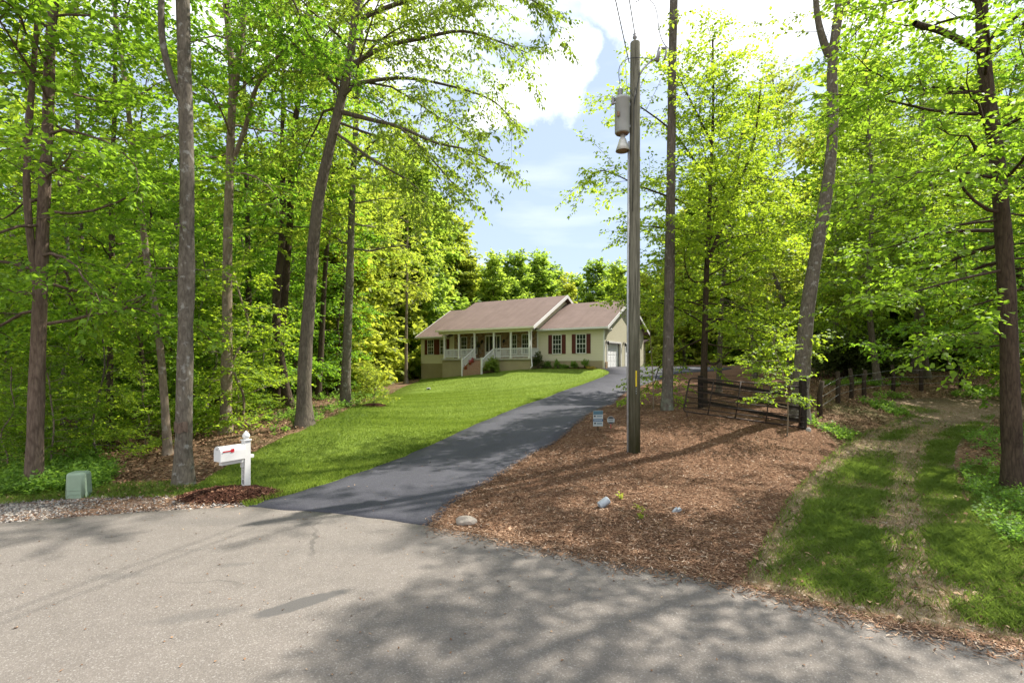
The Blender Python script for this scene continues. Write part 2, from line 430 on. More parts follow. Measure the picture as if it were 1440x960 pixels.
    # house
    g = Mat('lap_siding'); c = g.co(); z = g.n('SeparateXYZ', {0: c}, out=2)
    saw = g.math('FRACT', g.math('MULTIPLY', z, 1 / .125))
    col = g.ramp(saw, [(0, (.40, .36, .25)), (.1, (.57, .53, .39)), (1, (.61, .565, .42))])
    col = g.mix(.2, col, g.ramp(g.noise(c, 1.5, 4), [(.3, (.53, .49, .36)), (.7, (.65, .60, .45))]))
    M['siding'] = g.done(g.bsdf(col, .6, .3, g.bump(saw, .5, .02)))
    g = Mat('asphalt_shingle'); c = g.co()
    b = g.n('TexBrick', {'Vector': g.co(scale=(1, 1, 1)), 'Color1': (.145, .105, .088, 1), 'Color2': (.185, .134, .113, 1), 'Mortar': (.15, .09, .08, 1), 'Scale': 3.2, 'Mortar Size': .012, 'Brick Width': .9, 'Row Height': .45})
    col = g.mix(.5, b, g.ramp(g.noise(c, .9, 6, .6), [(.3, (.132, .096, .08)), (.7, (.215, .156, .132))]))
    col = g.mix(.3, col, g.ramp(g.noise(g.co(scale=(2.4, .25, .25)), 1.0, 4), [(.3, (.13, .094, .08)), (.7, (.22, .16, .137))]))
    M['roof'] = g.done(g.bsdf(col, .92, .15, g.bump(g.noise(c, 30, 3), .5, .02)))
    g = Mat('field_stone'); c = g.co(scale=(1, 1, 1.3)); vc = g.vor(c, 5.5, out=1); e = g.vor(c, 5.5, feature='DISTANCE_TO_EDGE')
    col = g.ramp(g.n('SeparateColor', {0: vc}, out=0), [(0, (.15, .085, .045)), (.35, (.27, .165, .085)), (.7, (.34, .23, .13)), (1, (.22, .18, .14))])
    col = g.mix(g.n('MapRange', {0: e, 1: .05, 2: .02}), col, (.22, .19, .15))
    M['fieldstone'] = g.done(g.bsdf(col, .9, .15, g.bump(e, .6, .04)))
    M['foundation'] = simple('painted_foundation', (.30, .255, .15), .85, .2, vary=.1, scale=1.2, bump=.15)
    M['white'] = simple('white_paint', (.64, .63, .61), .45, .4, vary=.04, scale=3)
    M['whitevinyl'] = simple('white_vinyl', (.62, .62, .62), .35, .45, vary=.05, scale=5)
    M['cream'] = simple('cream_trim', (.66, .62, .50), .55, .3, vary=.05, scale=3)
    M['shutter'] = simple('oxblood_shutter', (.085, .017, .013), .55, .3, vary=.15, scale=10)
    g = Mat('window_glass'); M['glass'] = g.done(g.bsdf(g.ramp(g.noise(g.co(), 1.2, 3), [(.35, (.012, .018, .014)), (.7, (.035, .045, .035))]), .06, .6))
    M['door'] = simple('dark_door', (.035, .012, .01), .4, .4, vary=.2)
    M['garagedoor'] = simple('garage_door_white', (.80, .80, .80), .45, .4, vary=.03, scale=2)
    M['black'] = simple('black_metal', (.015, .014, .013), .45, .4, vary=.3)
    M['brick'] = simple('brick_step', (.30, .19, .13), .9, .2, vary=.25, scale=9, bump=.4)
    M['porch'] = simple('porch_concrete', (.36, .34, .28), .85, .2, vary=.12, scale=3)
    M['terracotta'] = simple('terracotta', (.33, .09, .035), .75, .25, vary=.2)
    M['gold'] = simple('ochre_leaf', (.45, .34, .05), .6, .3, vary=.2)
    # props
    g = Mat('weathered_pole_wood'); c = g.co(scale=(1, 1, .04))
    n1 = g.noise(c, 28, 6, .7); z = g.n('SeparateXYZ', {0: g.co()}, out=2)
    col = g.ramp(n1, [(.32, (.055, .052, .037)), (.7, (.25, .238, .18))])
    low = g.n('MapRange', {0: z, 1: 4.5, 2: .2})
    col = g.mix(g.math('MULTIPLY', low, g.ramp(g.noise(g.co(scale=(1, 1, .25)), 5, 4), [(.3, (.45, .45, .45)), (.65, (1, 1, 1))])), col, (.042, .046, .02))
    M['pole'] = g.done(g.bsdf(col, .9, .15, g.bump(n1, .7, .015)))
    M['galv'] = simple('galvanised_steel', (.42, .44, .45), .45, .5, metal=.35, vary=.15, scale=8)
    M['tank'] = simple('transformer_paint', (.36, .38, .37), .45, .4, vary=.12, scale=4)
    M['rust'] = simple('rusty_underside', (.22, .15, .10), .8, .2, vary=.3, scale=12)
    M['porcelain'] = simple('porcelain', (.25, .25, .26), .3, .5, vary=.1)
    M['lampshade'] = simple('aluminium_reflector', (.5, .49, .45), .4, .5, metal=.3, vary=.15, scale=14)
    M['yellowtag'] = simple('yellow_marker', (.55, .42, .02), .6, .3, vary=.1)
    M['pedestal'] = simple('utility_green', (.25, .33, .235), .55, .35, vary=.07, scale=6)
    M['pedestal_lid'] = simple('utility_green_lid', (.36, .44, .33), .55, .35, vary=.07, scale=6)
    M['red'] = simple('red_flag', (.5, .02, .03), .5, .3, vary=.1)
    M['number'] = simple('black_numerals', (.02, .02, .025), .5, .3, vary=.1)
    M['signwhite'] = simple('sign_white', (.33, .37, .37), .5, .3, vary=.05)
    M['signblue'] = simple('sign_blue', (.035, .09, .17), .5, .3, vary=.1)
    M['signteal'] = simple('sign_teal', (.06, .13, .17), .5, .3, vary=.1)
    M['signdark'] = simple('sign_dark', (.03, .035, .04), .5, .3, vary=.1)
    M['signred'] = simple('sign_red', (.35, .05, .05), .5, .3, vary=.1)
    M['gate'] = simple('rusty_black_pipe', (.028, .017, .012), .7, .3, vary=.5, scale=20)
    M['board'] = simple('black_fence_board', (.026, .021, .017), .85, .15, vary=.4, scale=14, bump=.4)
    M['fencepost'] = simple('weathered_post', (.05, .037, .026), .9, .15, vary=.4, scale=12, bump=.6)
    M['wire'] = simple('galvanised_wire', (.3, .3, .29), .5, .4, metal=.4)
    M['cable'] = simple('dark_cable', (.03, .03, .032), .5, .4)
    M['rock'] = simple('pale_rock', (.27, .235, .195), .9, .2, vary=.5, scale=5, bump=.6)
    M['bigrock'] = simple('grey_white_rock', (.38, .36, .33), .9, .2, vary=.25, scale=6, bump=.5)
    M['pipe'] = simple('grey_plastic_pipe', (.36, .40, .43), .5, .35, vary=.2, scale=10)
build_materials()

# ------------------------------------------------------------------ setting
road_edge = spline(gpoly([(0, 738), (120, 728), (250, 719), (352, 714)]), 6)
road_edge2 = spline(gpoly([(608, 742), (690, 757), (760, 770), (830, 783), (900, 797), (1040, 826), (1200, 868), (1330, 894), (1440, 914)]), 6)
def L(p): return [tuple(q) for q in p]
ROAD = [(-22, 5.5), (-14, 7.1), (-10, 7.75)] + L(road_edge) + L(spline(gpoly([(352, 714), (470, 724), (608, 742)]), 6))[1:-1] + L(road_edge2) + [(6.5, 3.6), (10, 0.8), (14, -6), (12, -14), (-22, -14)]
dl = gpoly([(352, 714), (375, 706), (440, 688), (520, 661), (580, 638), (635, 614), (691, 589), (726, 574), (767, 560), (797, 548), (843, 532), (857, 525)]) + [(7.25, 40.2)]
dr = gpoly([(608, 742), (640, 707), (700, 671), (744, 643), (802, 607), (846, 575), (884, 551), (928, 534)]) + [(11.9, 38.2), (14.2, 40.5), (17.5, 43.5), (20, 47), (18, 54), (13.6, 51.8), (7.2, 41.4)]
DRIVE = L(spline(dl, 5)) + L(spline(dr, 5))[::-1] + L(spline(gpoly([(608, 742), (470, 724), (352, 714)]), 6))[1:-1]
lawn_left = gpoly([(262, 694), (300, 668), (350, 640), (400, 615), (440, 598), (485, 578), (520, 564), (560, 548), (590, 536)])
LAWN = L(spline(gpoly([(352, 713), (300, 700), (262, 694)]), 4))[:-1] + L(spline(lawn_left, 4)) + [(-9.6, 53), (-7, 50.5), (-1, 46.4), (6.6, 41.2)] + L(spline(dl, 5))[::-1]
# slip the lawn's inner edge a hand's breadth under the blacktop
MULCH = L(spline(gpoly([(604, 741), (637, 706), (697, 670), (741, 642), (799, 606), (843, 574), (881, 550), (925, 533)]), 4)) + [(11.8, 38.4), (14, 40.6), (18, 44), (22, 42), (21, 34), (17, 30), (13, 24), (11.8, 20.5)] + \
    L(spline(gpoly([(1145, 590), (1165, 612), (1178, 632), (1150, 660), (1120, 690), (1098, 725), (1075, 765), (1045, 815)]), 4)) + L(road_edge2)[:29][::-1]
MULCH = [p for p in MULCH]
TRACK = L(spline(gpoly([(1040, 824), (1072, 766), (1095, 725), (1117, 690), (1148, 660), (1180, 630), (1225, 606), (1280, 586)]), 4)) + [(15.5, 21.5), (20, 22), (26, 20), (26, 17), (19, 17.5)] + \
    L(spline(gpoly([(1400, 585), (1350, 620), (1345, 680), (1390, 760), (1440, 840)]), 4)) + [(6.4, 5.2), (7.4, 3.3)] + L(road_edge2)[::-1][:25]
GRAVEL = [(-14, 7.15)] + L(road_edge) + L(gpoly([(330, 706), (265, 698), (200, 698), (100, 701), (0, 708)])) + [(-13, 9.6)]
SHEETS = {}
def sheet(name, poly, off, mat, fine=.25, bumps=0.0, wob=0.0, skirt=.12):
    b = densify(poly, fine, wob)
    lo, hi = b.min(0), b.max(0)
    pts = []
    for (d0, d1, s) in ((0, 13, fine), (13, 24, fine * 2), (24, 90, fine * 5)):
        gx, gy = np.meshgrid(np.arange(lo[0], hi[0], s), np.arange(lo[1], hi[1], s))
        gx = gx.ravel(); gy = gy.ravel(); d = np.hypot(gx, gy)
        m = (d >= d0) & (d < d1) & inside(b, gx, gy)
        gx, gy = gx[m], gy[m]
        if len(gx):
            m = edge_dist(b, gx, gy) > s * .5
            pts.append(np.stack([gx[m], gy[m]], 1))
    allp = np.concatenate([b] + pts)
    n = len(b)
    vs, es, fs, *_ = delaunay_2d_cdt([Vector(p) for p in allp], [(i, (i + 1) % n) for i in range(n)], [], 1, 1e-5)
    V = np.array([(v[0], v[1]) for v in vs])
    z = height(V[:, 0], V[:, 1]) + off
    if bumps:
        ed = np.clip(edge_dist(b, V[:, 0], V[:, 1]) / .5, 0, 1)
        z += bumps * ed * (vnoise(V[:, 0], V[:, 1], .9, 3) * .7 + vnoise(V[:, 0], V[:, 1], .33, 4) * .5 - .35)
    me = bpy.data.meshes.new(name)
    nv = len(V)
    verts = [(x, y, zz) for (x, y), zz in zip(V, z)]
    faces = [tuple(f) for f in fs]
    # a turned-down edge so the sheet has thickness
    cnt = {}
    for f in faces:
        for i in range(len(f)):
            e = (f[i], f[(i + 1) % len(f)]); cnt[e] = 1
    border = [e for e in cnt if (e[1], e[0]) not in cnt]
    low = {}
    for a, c in border:
        for q in (a, c):
            if q not in low:
                low[q] = len(verts); verts.append((verts[q][0], verts[q][1], verts[q][2] - skirt))
        faces.append((c, a, low[a], low[c]))
    me.from_pydata(verts, [], faces)
    me.polygons.foreach_set('use_smooth', np.ones(len(me.polygons), bool)); me.update()
    o = link(name, me, mat); o['kind'] = 'structure'
    SHEETS[name] = b
    return o
sheet('road', ROAD, .030, M['road'], .3, 0, .008)
sheet('driveway', DRIVE, .036, M['drive'], .3, 0, .03)
sheet('lawn', LAWN, .022, M['turf'], .35, 0, .02)
sheet('mulch_bank', MULCH, .016, M['mulch'], .16, .04, .03)
sheet('dirt_track', TRACK, .008, M['track'], .2, .03, .05)
sheet('gravel_verge', GRAVEL, .012, M['gravelbed'], .2, .02, .04)

def build_ground():
    def axis(lim0, lim1, s, far):
        a = np.arange(lim0, lim1 + .01, s)
        e = [lim1]; st = s
        while e[-1] < far: st *= 1.35; e.append(e[-1] + st)
        f = [lim0]; st = s
        while f[-1] > -far: st *= 1.35; f.append(f[-1] - st)
        return np.concatenate([np.array(f[1:])[::-1], a, np.array(e[1:])])
    xs = axis(-26, 26, .5, 900); ys = axis(-2, 56, .5, 900)
    X, Y = np.meshgrid(xs, ys)
    Z = height(X, Y)
    x = X.ravel(); y = Y.ravel()
    dip = np.zeros(len(x))
    for b in SHEETS.values():
        m = (np.abs(x) < 30) & (y > -16) & (y < 60)
        idx = np.where(m)[0]
        ins = inside(b, x[idx], y[idx])
        q = idx[ins]
        d = edge_dist(b, x[q], y[q])
        dip[q] = np.maximum(dip[q], np.clip((d - .25) / .5, 0, 1) * .08)
    nz = (vnoise(x, y, 1.7, 8) - .5) * .10 * (dip < .001) * (np.hypot(x, y) > 12)
    for b in SHEETS.values():
        idx = np.where((np.abs(x) < 30) & (y > -16) & (y < 60) & (nz != 0))[0]
        nz[idx] *= np.clip(edge_dist(b, x[idx], y[idx]) / 1.5, 0, 1)
    Z = Z - dip.reshape(Z.shape) + nz.reshape(Z.shape)
    ny, nx = X.shape
    i = np.arange(ny - 1)[:, None] * nx; j = np.arange(nx - 1)[None]
    Fq = np.stack([i + j, i + j + 1, i + nx + j + 1, i + nx + j], -1).reshape(-1, 4)
    me = arr_mesh('ground', np.stack([x, y, Z.ravel()], 1), Fq, True)
    o = link('ground', me, M['ground']); o['kind'] = 'structure'
build_ground()

# ------------------------------------------------------------------ scattered stuff
def scatter(poly, n, rng, falloff=1.0, dmin=0, dmax=99, avoid=()):
    p = np.asarray(poly); lo, hi = p.min(0), p.max(0)
    out = []; got = 0
    for _ in range(60):
        q = rng.random((n * 3, 2)) * (hi - lo) + lo
        d = np.hypot(q[:, 0], q[:, 1])
        m = (d > dmin) & (d < dmax) & (rng.random(len(q)) < np.minimum(1, (6.0 / d) ** falloff))
        m &= np.abs(q[:, 0]) < q[:, 1] * 1.08 + .5
        q = q[m]; q = q[inside(p, q[:, 0], q[:, 1])]
        for a in avoid: q = q[~inside(a, q[:, 0], q[:, 1])]
        out.append(q); got += len(q)
        if got >= n: break
    return np.concatenate(out)[:n]
def rot_frames(rng, n, tilt):
    """random frames: forward (in plane), side, normal tilted from vertical"""
    az = rng.random(n) * 2 * np.pi
    tl = np.abs(rng.standard_normal(n)) * tilt; ta = rng.random(n) * 2 * np.pi
    N = np.stack([np.sin(tl) * np.cos(ta), np.sin(tl) * np.sin(ta), np.cos(tl)], 1)
    A = np.stack([np.cos(az), np.sin(az), np.zeros(n)], 1)
    A -= N * (A * N).sum(1)[:, None]; A /= np.linalg.norm(A, axis=1)[:, None]
    return A, np.cross(N, A), N
def chips(name, pts, z, rng, ln, wd, tilt, mat, kind='stuff', kite=False):
    n = len(pts)
    A, S, N = rot_frames(rng, n, tilt)
    l = (ln * (.5 + rng.random(n)))[:, None]; w = (wd * (.5 + rng.random(n)))[:, None]
    C = np.concatenate([pts, z[:, None]], 1)
    if kite: V = np.stack([C - A * l / 2, C - S * w / 2 + N * w * .25, C + A * l / 2, C + S * w / 2 + N * w * .25], 1)
    else: V = np.stack([C - A * l / 2 - S * w / 2, C + A * l / 2 - S * w / 2, C + A * l / 2 + S * w / 2, C - A * l / 2 + S * w / 2], 1)
    me = arr_mesh(name, V.reshape(-1, 3), np.arange(n * 4).reshape(-1, 4))
    o = link(name, me, mat)
    if kind: o['kind'] = kind
    return o
def blades(name, pts, z, rng, h, w, lean, mat):
    n = len(pts)
    az = rng.random(n) * 2 * np.pi
    H = (h * (.5 + rng.random(n) * .9))[:, None] if np.ndim(h) == 0 else (h * (.5 + rng.random(n) * .9))[:, None]
    S = np.stack([np.cos(az), np.sin(az), np.zeros(n)], 1) * w / 2
    la = rng.random(n) * 2 * np.pi
    D = np.stack([np.cos(la), np.sin(la), np.zeros(n)], 1) * (lean * (.3 + rng.random(n)))[:, None]
    C = np.concatenate([pts, z[:, None]], 1); up = np.array([0, 0, 1.])
    mid = C + up * H * .55 + D * H * .3; tip = C + up * H * .95 + D * H
    V = np.stack([C - S, C + S, mid + S * .75, tip, mid - S * .75], 1)
    me = arr_mesh(name, V.reshape(-1, 3), np.arange(n * 5).reshape(-1, 5))
    o = link(name, me, mat); o['kind'] = 'stuff'
    return o
def hxy(p): return height(p[:, 0], p[:, 1])

rg = np.random.default_rng(11)
# wood chips over the mulch bank
q = scatter(MULCH, 150000, rg, 1.5, 0, 34)
ed = np.clip(edge_dist(SHEETS['mulch_bank'], q[:, 0], q[:, 1]) / .5, 0, 1)
zz = hxy(q) + .018 + .04 * ed * (vnoise(q[:, 0], q[:, 1], .9, 3) * .7 + vnoise(q[:, 0], q[:, 1], .33, 4) * .5 - .35) + rg.random(len(q)) * .012
tag(chips('wood_chips', q, zz, rg, .05, .0095, .32, M['chip']), 'brown shredded wood chips covering the bank beside the driveway', 'mulch', kind='stuff')
# needles and chips that strayed on to the road's edge
e2 = np.asarray(road_edge2)
k = rg.integers(0, len(e2) - 1, 6000); t = rg.random((6000, 1))
q = e2[k] * (1 - t) + e2[k + 1] * t + np.stack([-np.abs(rg.normal(0, .14, 6000)) + .12, -np.abs(rg.normal(0, .22, 6000)) + .12], 1)
tag(chips('edge_debris', q, hxy(q) + .036 + rg.random(len(q)) * .01, rg, .05, .008, .2, M['chip']), 'rust coloured needles and chips strewn along the road edge', 'debris', kind='stuff')
q = scatter([(-9, 4), (9, 4), (6, 8), (-9, 9)], 420, rg, .5)
q = q[inside(SHEETS['road'], q[:, 0], q[:, 1])]
tag(chips('road_litter', q, np.full(len(q), .037) + hxy(q), rg, .03, .016, .3, M['litter'], kite=True), 'tiny dry leaf scraps scattered over the grey asphalt', 'litter', kind='stuff')
e3 = np.asarray(densify(L(spline(dr[:8], 6)), .2, 0, False))
k = rg.integers(0, len(e3) - 1, 5200); t = rg.random((5200, 1))
q = e3[k] * (1 - t) + e3[k + 1] * t + np.stack([rg.normal(.0, .07, 5200), rg.normal(.0, .03, 5200)], 1)
tag(chips('drive_edge_debris', q, hxy(q) + .042 + rg.random(len(q)) * .008, rg, .05, .009, .2, M['chip']), 'tan wood chips spilled along the right edge of the driveway', 'debris', kind='stuff')
q = scatter(DRIVE, 260, rg, .5, 0, 34)
tag(chips('drive_litter', q, hxy(q) + .044, rg, .035, .02, .3, M['litter'], kite=True), 'small dry leaf scraps on the dark driveway', 'litter', kind='stuff')
# lawn grass
q = scatter(LAWN, 260000, rg, 1.15, 9, 50)
hh = .045 + .03 * np.clip(1 - edge_dist(SHEETS['driveway'], q[:, 0], q[:, 1]) / .5, 0, 1)
# the left bank is longer, rougher grass
tag(blades('lawn_grass', q, hxy(q) + .02, rg, hh, .012 + .0, .5, M['lawnblade']), 'short bright green mown grass of the front lawn', 'grass', kind='stuff')
# gravel
q = scatter(GRAVEL, 8000, rg, .6)
q = q[(rg.random(len(q)) < .25 + .9 * (vnoise(q[:, 0], q[:, 1], 1.3, 5) > .5)) ]
n = len(q); s = (.012 + .022 * rg.random(n) ** 2)[:, None, None]
oc = np.array([(1, 0, 0), (0, 1, 0), (-1, 0, 0), (0, -1, 0), (0, 0, .7), (0, 0, -.7)], float)
ro = rg.normal(0, .25, (n, 6, 3)); ang = rg.random(n) * 6.28
V = (oc[None] + ro) * s
ca, sa = np.cos(ang)[:, None], np.sin(ang)[:, None]
V = np.stack([V[..., 0] * ca - V[..., 1] * sa, V[..., 0] * sa + V[..., 1] * ca, V[..., 2]], -1)
V += np.concatenate([q, (hxy(q) + .028)[:, None]], 1)[:, None]
fo = np.array([(0, 1, 4), (1, 2, 4), (2, 3, 4), (3, 0, 4), (1, 0, 5), (2, 1, 5), (3, 2, 5), (0, 3, 5)])
Fc = (np.arange(n)[:, None, None] * 6 + fo[None]).reshape(-1, 3)
q3 = scatter(GRAVEL, 9000, rg, .6); q3 = q3[rg.random(len(q3)) < np.clip(1.25 * vnoise(q3[:, 0], q3[:, 1], .8, 6) - .1, 0, 1)]
tag(chips('gravel_debris', q3, hxy(q3) + .035 + rg.random(len(q3)) * .015, rg, .05, .009, .3, M['chip']), 'rust coloured needles and chips strewn over the gravel', 'debris', kind='stuff')
tag(link('gravel', arr_mesh('gravel', V.reshape(-1, 3), Fc), M['stone']), 'grey crushed gravel along the left road edge', 'gravel', kind='stuff')
# leaf litter: left woods and the right bank
LEFTW = L(np.asarray(gpoly([(0, 706), (100, 700), (200, 697), (262, 694)]))) + L(lawn_left) + [(-12, 58), (-34, 58), (-34, 10)]
RIGHTW = L(np.asarray(gpoly([(1140, 600), (1165, 612), (1180, 628), (1225, 604), (1280, 584)]))) + [(15.5, 21.5), (26, 22), (45, 30), (45, 50), (23, 44), (21, 34), (17, 30), (13, 24), (11.8, 20.5)]
RIGHTE = L(np.asarray(gpoly([(1440, 845), (1392, 760), (1350, 680), (1355, 620), (1405, 585)]))) + [(19, 17.5), (26, 17), (26, 6), (8, 4.5)]
q = np.concatenate([scatter(LEFTW, 26000, rg, 1.1, 0, 40), scatter(RIGHTW, 16000, rg, .9, 0, 45), scatter(RIGHTE, 4000, rg, .8, 0, 30), scatter(MULCH, 350, rg, .8, 0, 30), scatter(TRACK, 600, rg, .6, 0, 25)])
tag(chips('fallen_leaves', q, hxy(q) + .03 + rg.random(len(q)) * .03, rg, .08, .045, .5, M['litter'], kite=True), 'brown fallen leaves carpeting the woodland floor', 'leaf litter', kind='stuff')
# rough grass on the track
q = scatter(TRACK, 330000, rg, 1.1, 0, 26)
rut1 = spline(gpoly([(1310, 890), (1290, 830), (1272, 760), (1268, 700), (1280, 650), (1300, 612), (1350, 590), (1410, 578)]), 4)
rut2 = spline(gpoly([(1030, 830), (1075, 790), (1105, 730), (1140, 680), (1190, 640), (1250, 605), (1330, 585)]), 4)
def linedist(line, x, y):
    best = np.full(len(x), 1e9); P = np.stack([x, y], 1)
    for a, b in zip(line, line[1:]):
        ab = b - a; t = np.clip(((P - a) @ ab) / (ab @ ab + 1e-9), 0, 1)
        best = np.minimum(best, np.linalg.norm(P - a - t[:, None] * ab, axis=1))
    return best
d1 = linedist(rut1, q[:, 0], q[:, 1]); d2 = linedist(rut2, q[:, 0], q[:, 1])
nz = vnoise(q[:, 0], q[:, 1], .8, 21); nz2 = vnoise(q[:, 0], q[:, 1], .25, 22)
far = np.clip((q[:, 1] - 12) / 6, 0, 1)
roadd = linedist(e2, q[:, 0], q[:, 1])
prob = np.clip((d1 - .06 - .25 * nz2) / .28, 0.05, 1) * np.clip((d2 + .1 - .35 * nz) / .45, 0.03, 1) * np.clip(2.0 * nz - .2, .12, 1.1) * (.45 + .9 * nz2) * (1 - .7 * far) * np.clip((roadd - .25) / .5, 0, 1)
keep = rg.random(len(q)) < prob
q = q[keep]; nzk = nz[keep]
tag(blades('track_grass', q, hxy(q) + .01, rg, .045 + .075 * nzk, .011, .9, M['rough']), 'patchy green grass growing between the ruts of the dirt track', 'grass', kind='stuff')
q2 = scatter(TRACK, 16000, rg, .9, 0, 22)
tag(blades('dry_grass', q2, hxy(q2) + .01, rg, .07, .007, 1.1, M['strawblade']), 'pale dry grass stems thinly spread over the track', 'grass', kind='stuff')
q = scatter(RIGHTE, 36000, rg, 1.0, 0, 16)
q = q[rg.random(len(q)) < 1.2 * vnoise(q[:, 0], q[:, 1], .9, 51)]
tag(blades('edge_grass', q, hxy(q) + .01, rg, .10, .010, .9, M['rough']), 'green grass between the dirt track and the dark furrowed trunk', 'grass', kind='stuff')
# grass fringe between gravel and woods, and at the lawn's foot
BANK = L(np.asarray(gpoly([(262, 696), (300, 702), (350, 706), (415, 680), (470, 640), (520, 600), (545, 575), (520, 564), (470, 583), (430, 602), (380, 625), (310, 664)])))
qb = scatter(BANK, 34000, rg, .8)
qb = qb[rg.random(len(qb)) < np.clip(edge_dist(BANK, qb[:, 0], qb[:, 1]) / 1.2, .02, 1) * (.3 + .9 * vnoise(qb[:, 0], qb[:, 1], .9, 41))]
q = np.concatenate([qb, scatter(L(np.asarray(gpoly([(0, 712), (100, 704), (265, 700), (300, 690), (240, 680), (0, 688)]))), 6000, rg, .5)])
tag(blades('bank_grass', q, hxy(q) + .02, rg, .085, .010, .9, M['rough']), 'longer rough grass on the shaded bank behind the mailbox', 'grass', kind='stuff')
# ------------------------------------------------------------------ trees
UP = np.array([0, 0, 1.0])
def unit(v): return v / (np.linalg.norm(v) + 1e-9)
def polyline(rng, p0, d, Ln, n, trop=0.0, wig=.12):
    """a limb that wanders; trop < 0 sags, > 0 climbs"""
    pts = [p0]; d = unit(d); s = Ln / n
    for i in range(n):
        d = unit(d + wig * rng.standard_normal(3) + UP * trop / n)
        pts.append(pts[-1] + d * s)
    return np.array(pts)
def interp(P, t):
    k = t * (len(P) - 1); i = min(int(k), len(P) - 2); a = k - i
    return P[i] * (1 - a) + P[i + 1] * a, unit(P[i + 1] - P[i])

def leaves(tb, td, tl, rng, LL, LW, per, droop, tilt, spread=.8):
    N = len(tb)
    t = np.linspace(.12, 1.0, per)[None, :, None]
    base = tb[:, None] + td[:, None] * tl[:, None, None] * t
    side = np.cross(td, UP); side /= np.linalg.norm(side, axis=1)[:, None] + 1e-6
    sg = np.where(np.arange(per) % 2, 1.0, -1.0)[None, :, None] * spread
    sg = sg * np.where(np.arange(per) == per - 1, .15, 1.0)[None, :, None]
    ax = td[:, None] * .6 + side[:, None] * sg - UP * droop + rng.normal(0, .28, (N, per, 3))
    ax /= np.linalg.norm(ax, axis=2)[..., None]
    nm = UP + rng.normal(0, tilt, (N, per, 3))
    sd = np.cross(nm, ax); sd /= np.linalg.norm(sd, axis=2)[..., None] + 1e-6
    nn = np.cross(ax, sd)
    sc = (.5 + .8 * rng.random((N, per, 1)))
    l = LL * sc; w = LW * sc / 2
    base = base + rng.normal(0, .015, base.shape)
    bend = nn * l * .12
    V = np.stack([base, base + ax * l * .42 + sd * w + bend, base + ax * l - bend * .6, base + ax * l * .42 - sd * w + bend], 2)
    n = N * per
    return V.reshape(-1, 3), np.arange(n * 4).reshape(-1, 4)

class Wood:
    def __init__(s): s.parts = []; s.tb = []; s.td = []; s.tl = []
    def tube(s, P, r0, r1, n, rough=0, rng=None): s.parts.append(tube(P, np.linspace(r0, r1, len(P)), n, rough, rng))
    def twigs(s, P, rng, sp, tl, start=.0, flat=.25):
        """leaf-bearing twigs either side of a branch"""
        Ln = np.linalg.norm(np.diff(P, axis=0), axis=1).sum()
        k = max(1, int(Ln * (1 - start) / sp))
        for i in range(k):
            t = start + (1 - start) * (i + rng.random()) / k
            p, d = interp(P, t)
            sd = unit(np.cross(d, UP)) * (1 if i % 2 else -1)
            dd = unit(d * .7 + sd * .8 + rng.normal(0, flat, 3))
            s.tb.append(p); s.td.append(dd); s.tl.append(tl * (.6 + .7 * rng.random()))
        s.tb.append(P[-1]); s.td.append(interp(P, 1)[1]); s.tl.append(tl)
    def spray(s, P, rng, sp2, sp3, tl, r, start=.22, trop=0.0, l2=.42, n3=3, thin=True, flat=.22):
        """second-order branches along limb P, roughly in one layer, then twigs"""
        Ln = np.linalg.norm(np.diff(P, axis=0), axis=1).sum()
        k = max(2, int(Ln * (1 - start) / sp2))
        for i in range(k):
            t = start + (1 - start) * (i + .6 * rng.random()) / k
            p, d = interp(P, t)
            sd = unit(np.cross(d, UP) + 1e-4) * (1 if i % 2 else -1)
            L2 = Ln * l2 * (1.05 - .75 * t) * (.6 + .7 * rng.random()) + min(.25, Ln * .4)
            dd = unit(d * .65 + sd * .85 + rng.normal(0, flat, 3))
            Q = polyline(rng, p, dd, L2, 3, trop, .14)
            if thin: s.tube(Q, r * .35, .003, 3)
            s.twigs(Q, rng, sp3, tl, .1, flat + .08)
        s.twigs(P, rng, sp3, tl, .6)
    def trunkmesh(s, name):
        V, Fq = join(s.parts); return arr_mesh(name, V, Fq, True)
    def crownmesh(s, name, rng, LL, LW, per, droop, tilt):
        V, Fq = leaves(np.array(s.tb), np.array(s.td), np.array(s.tl), rng, LL, LW, per, droop, tilt)
        return arr_mesh(name, V, Fq)

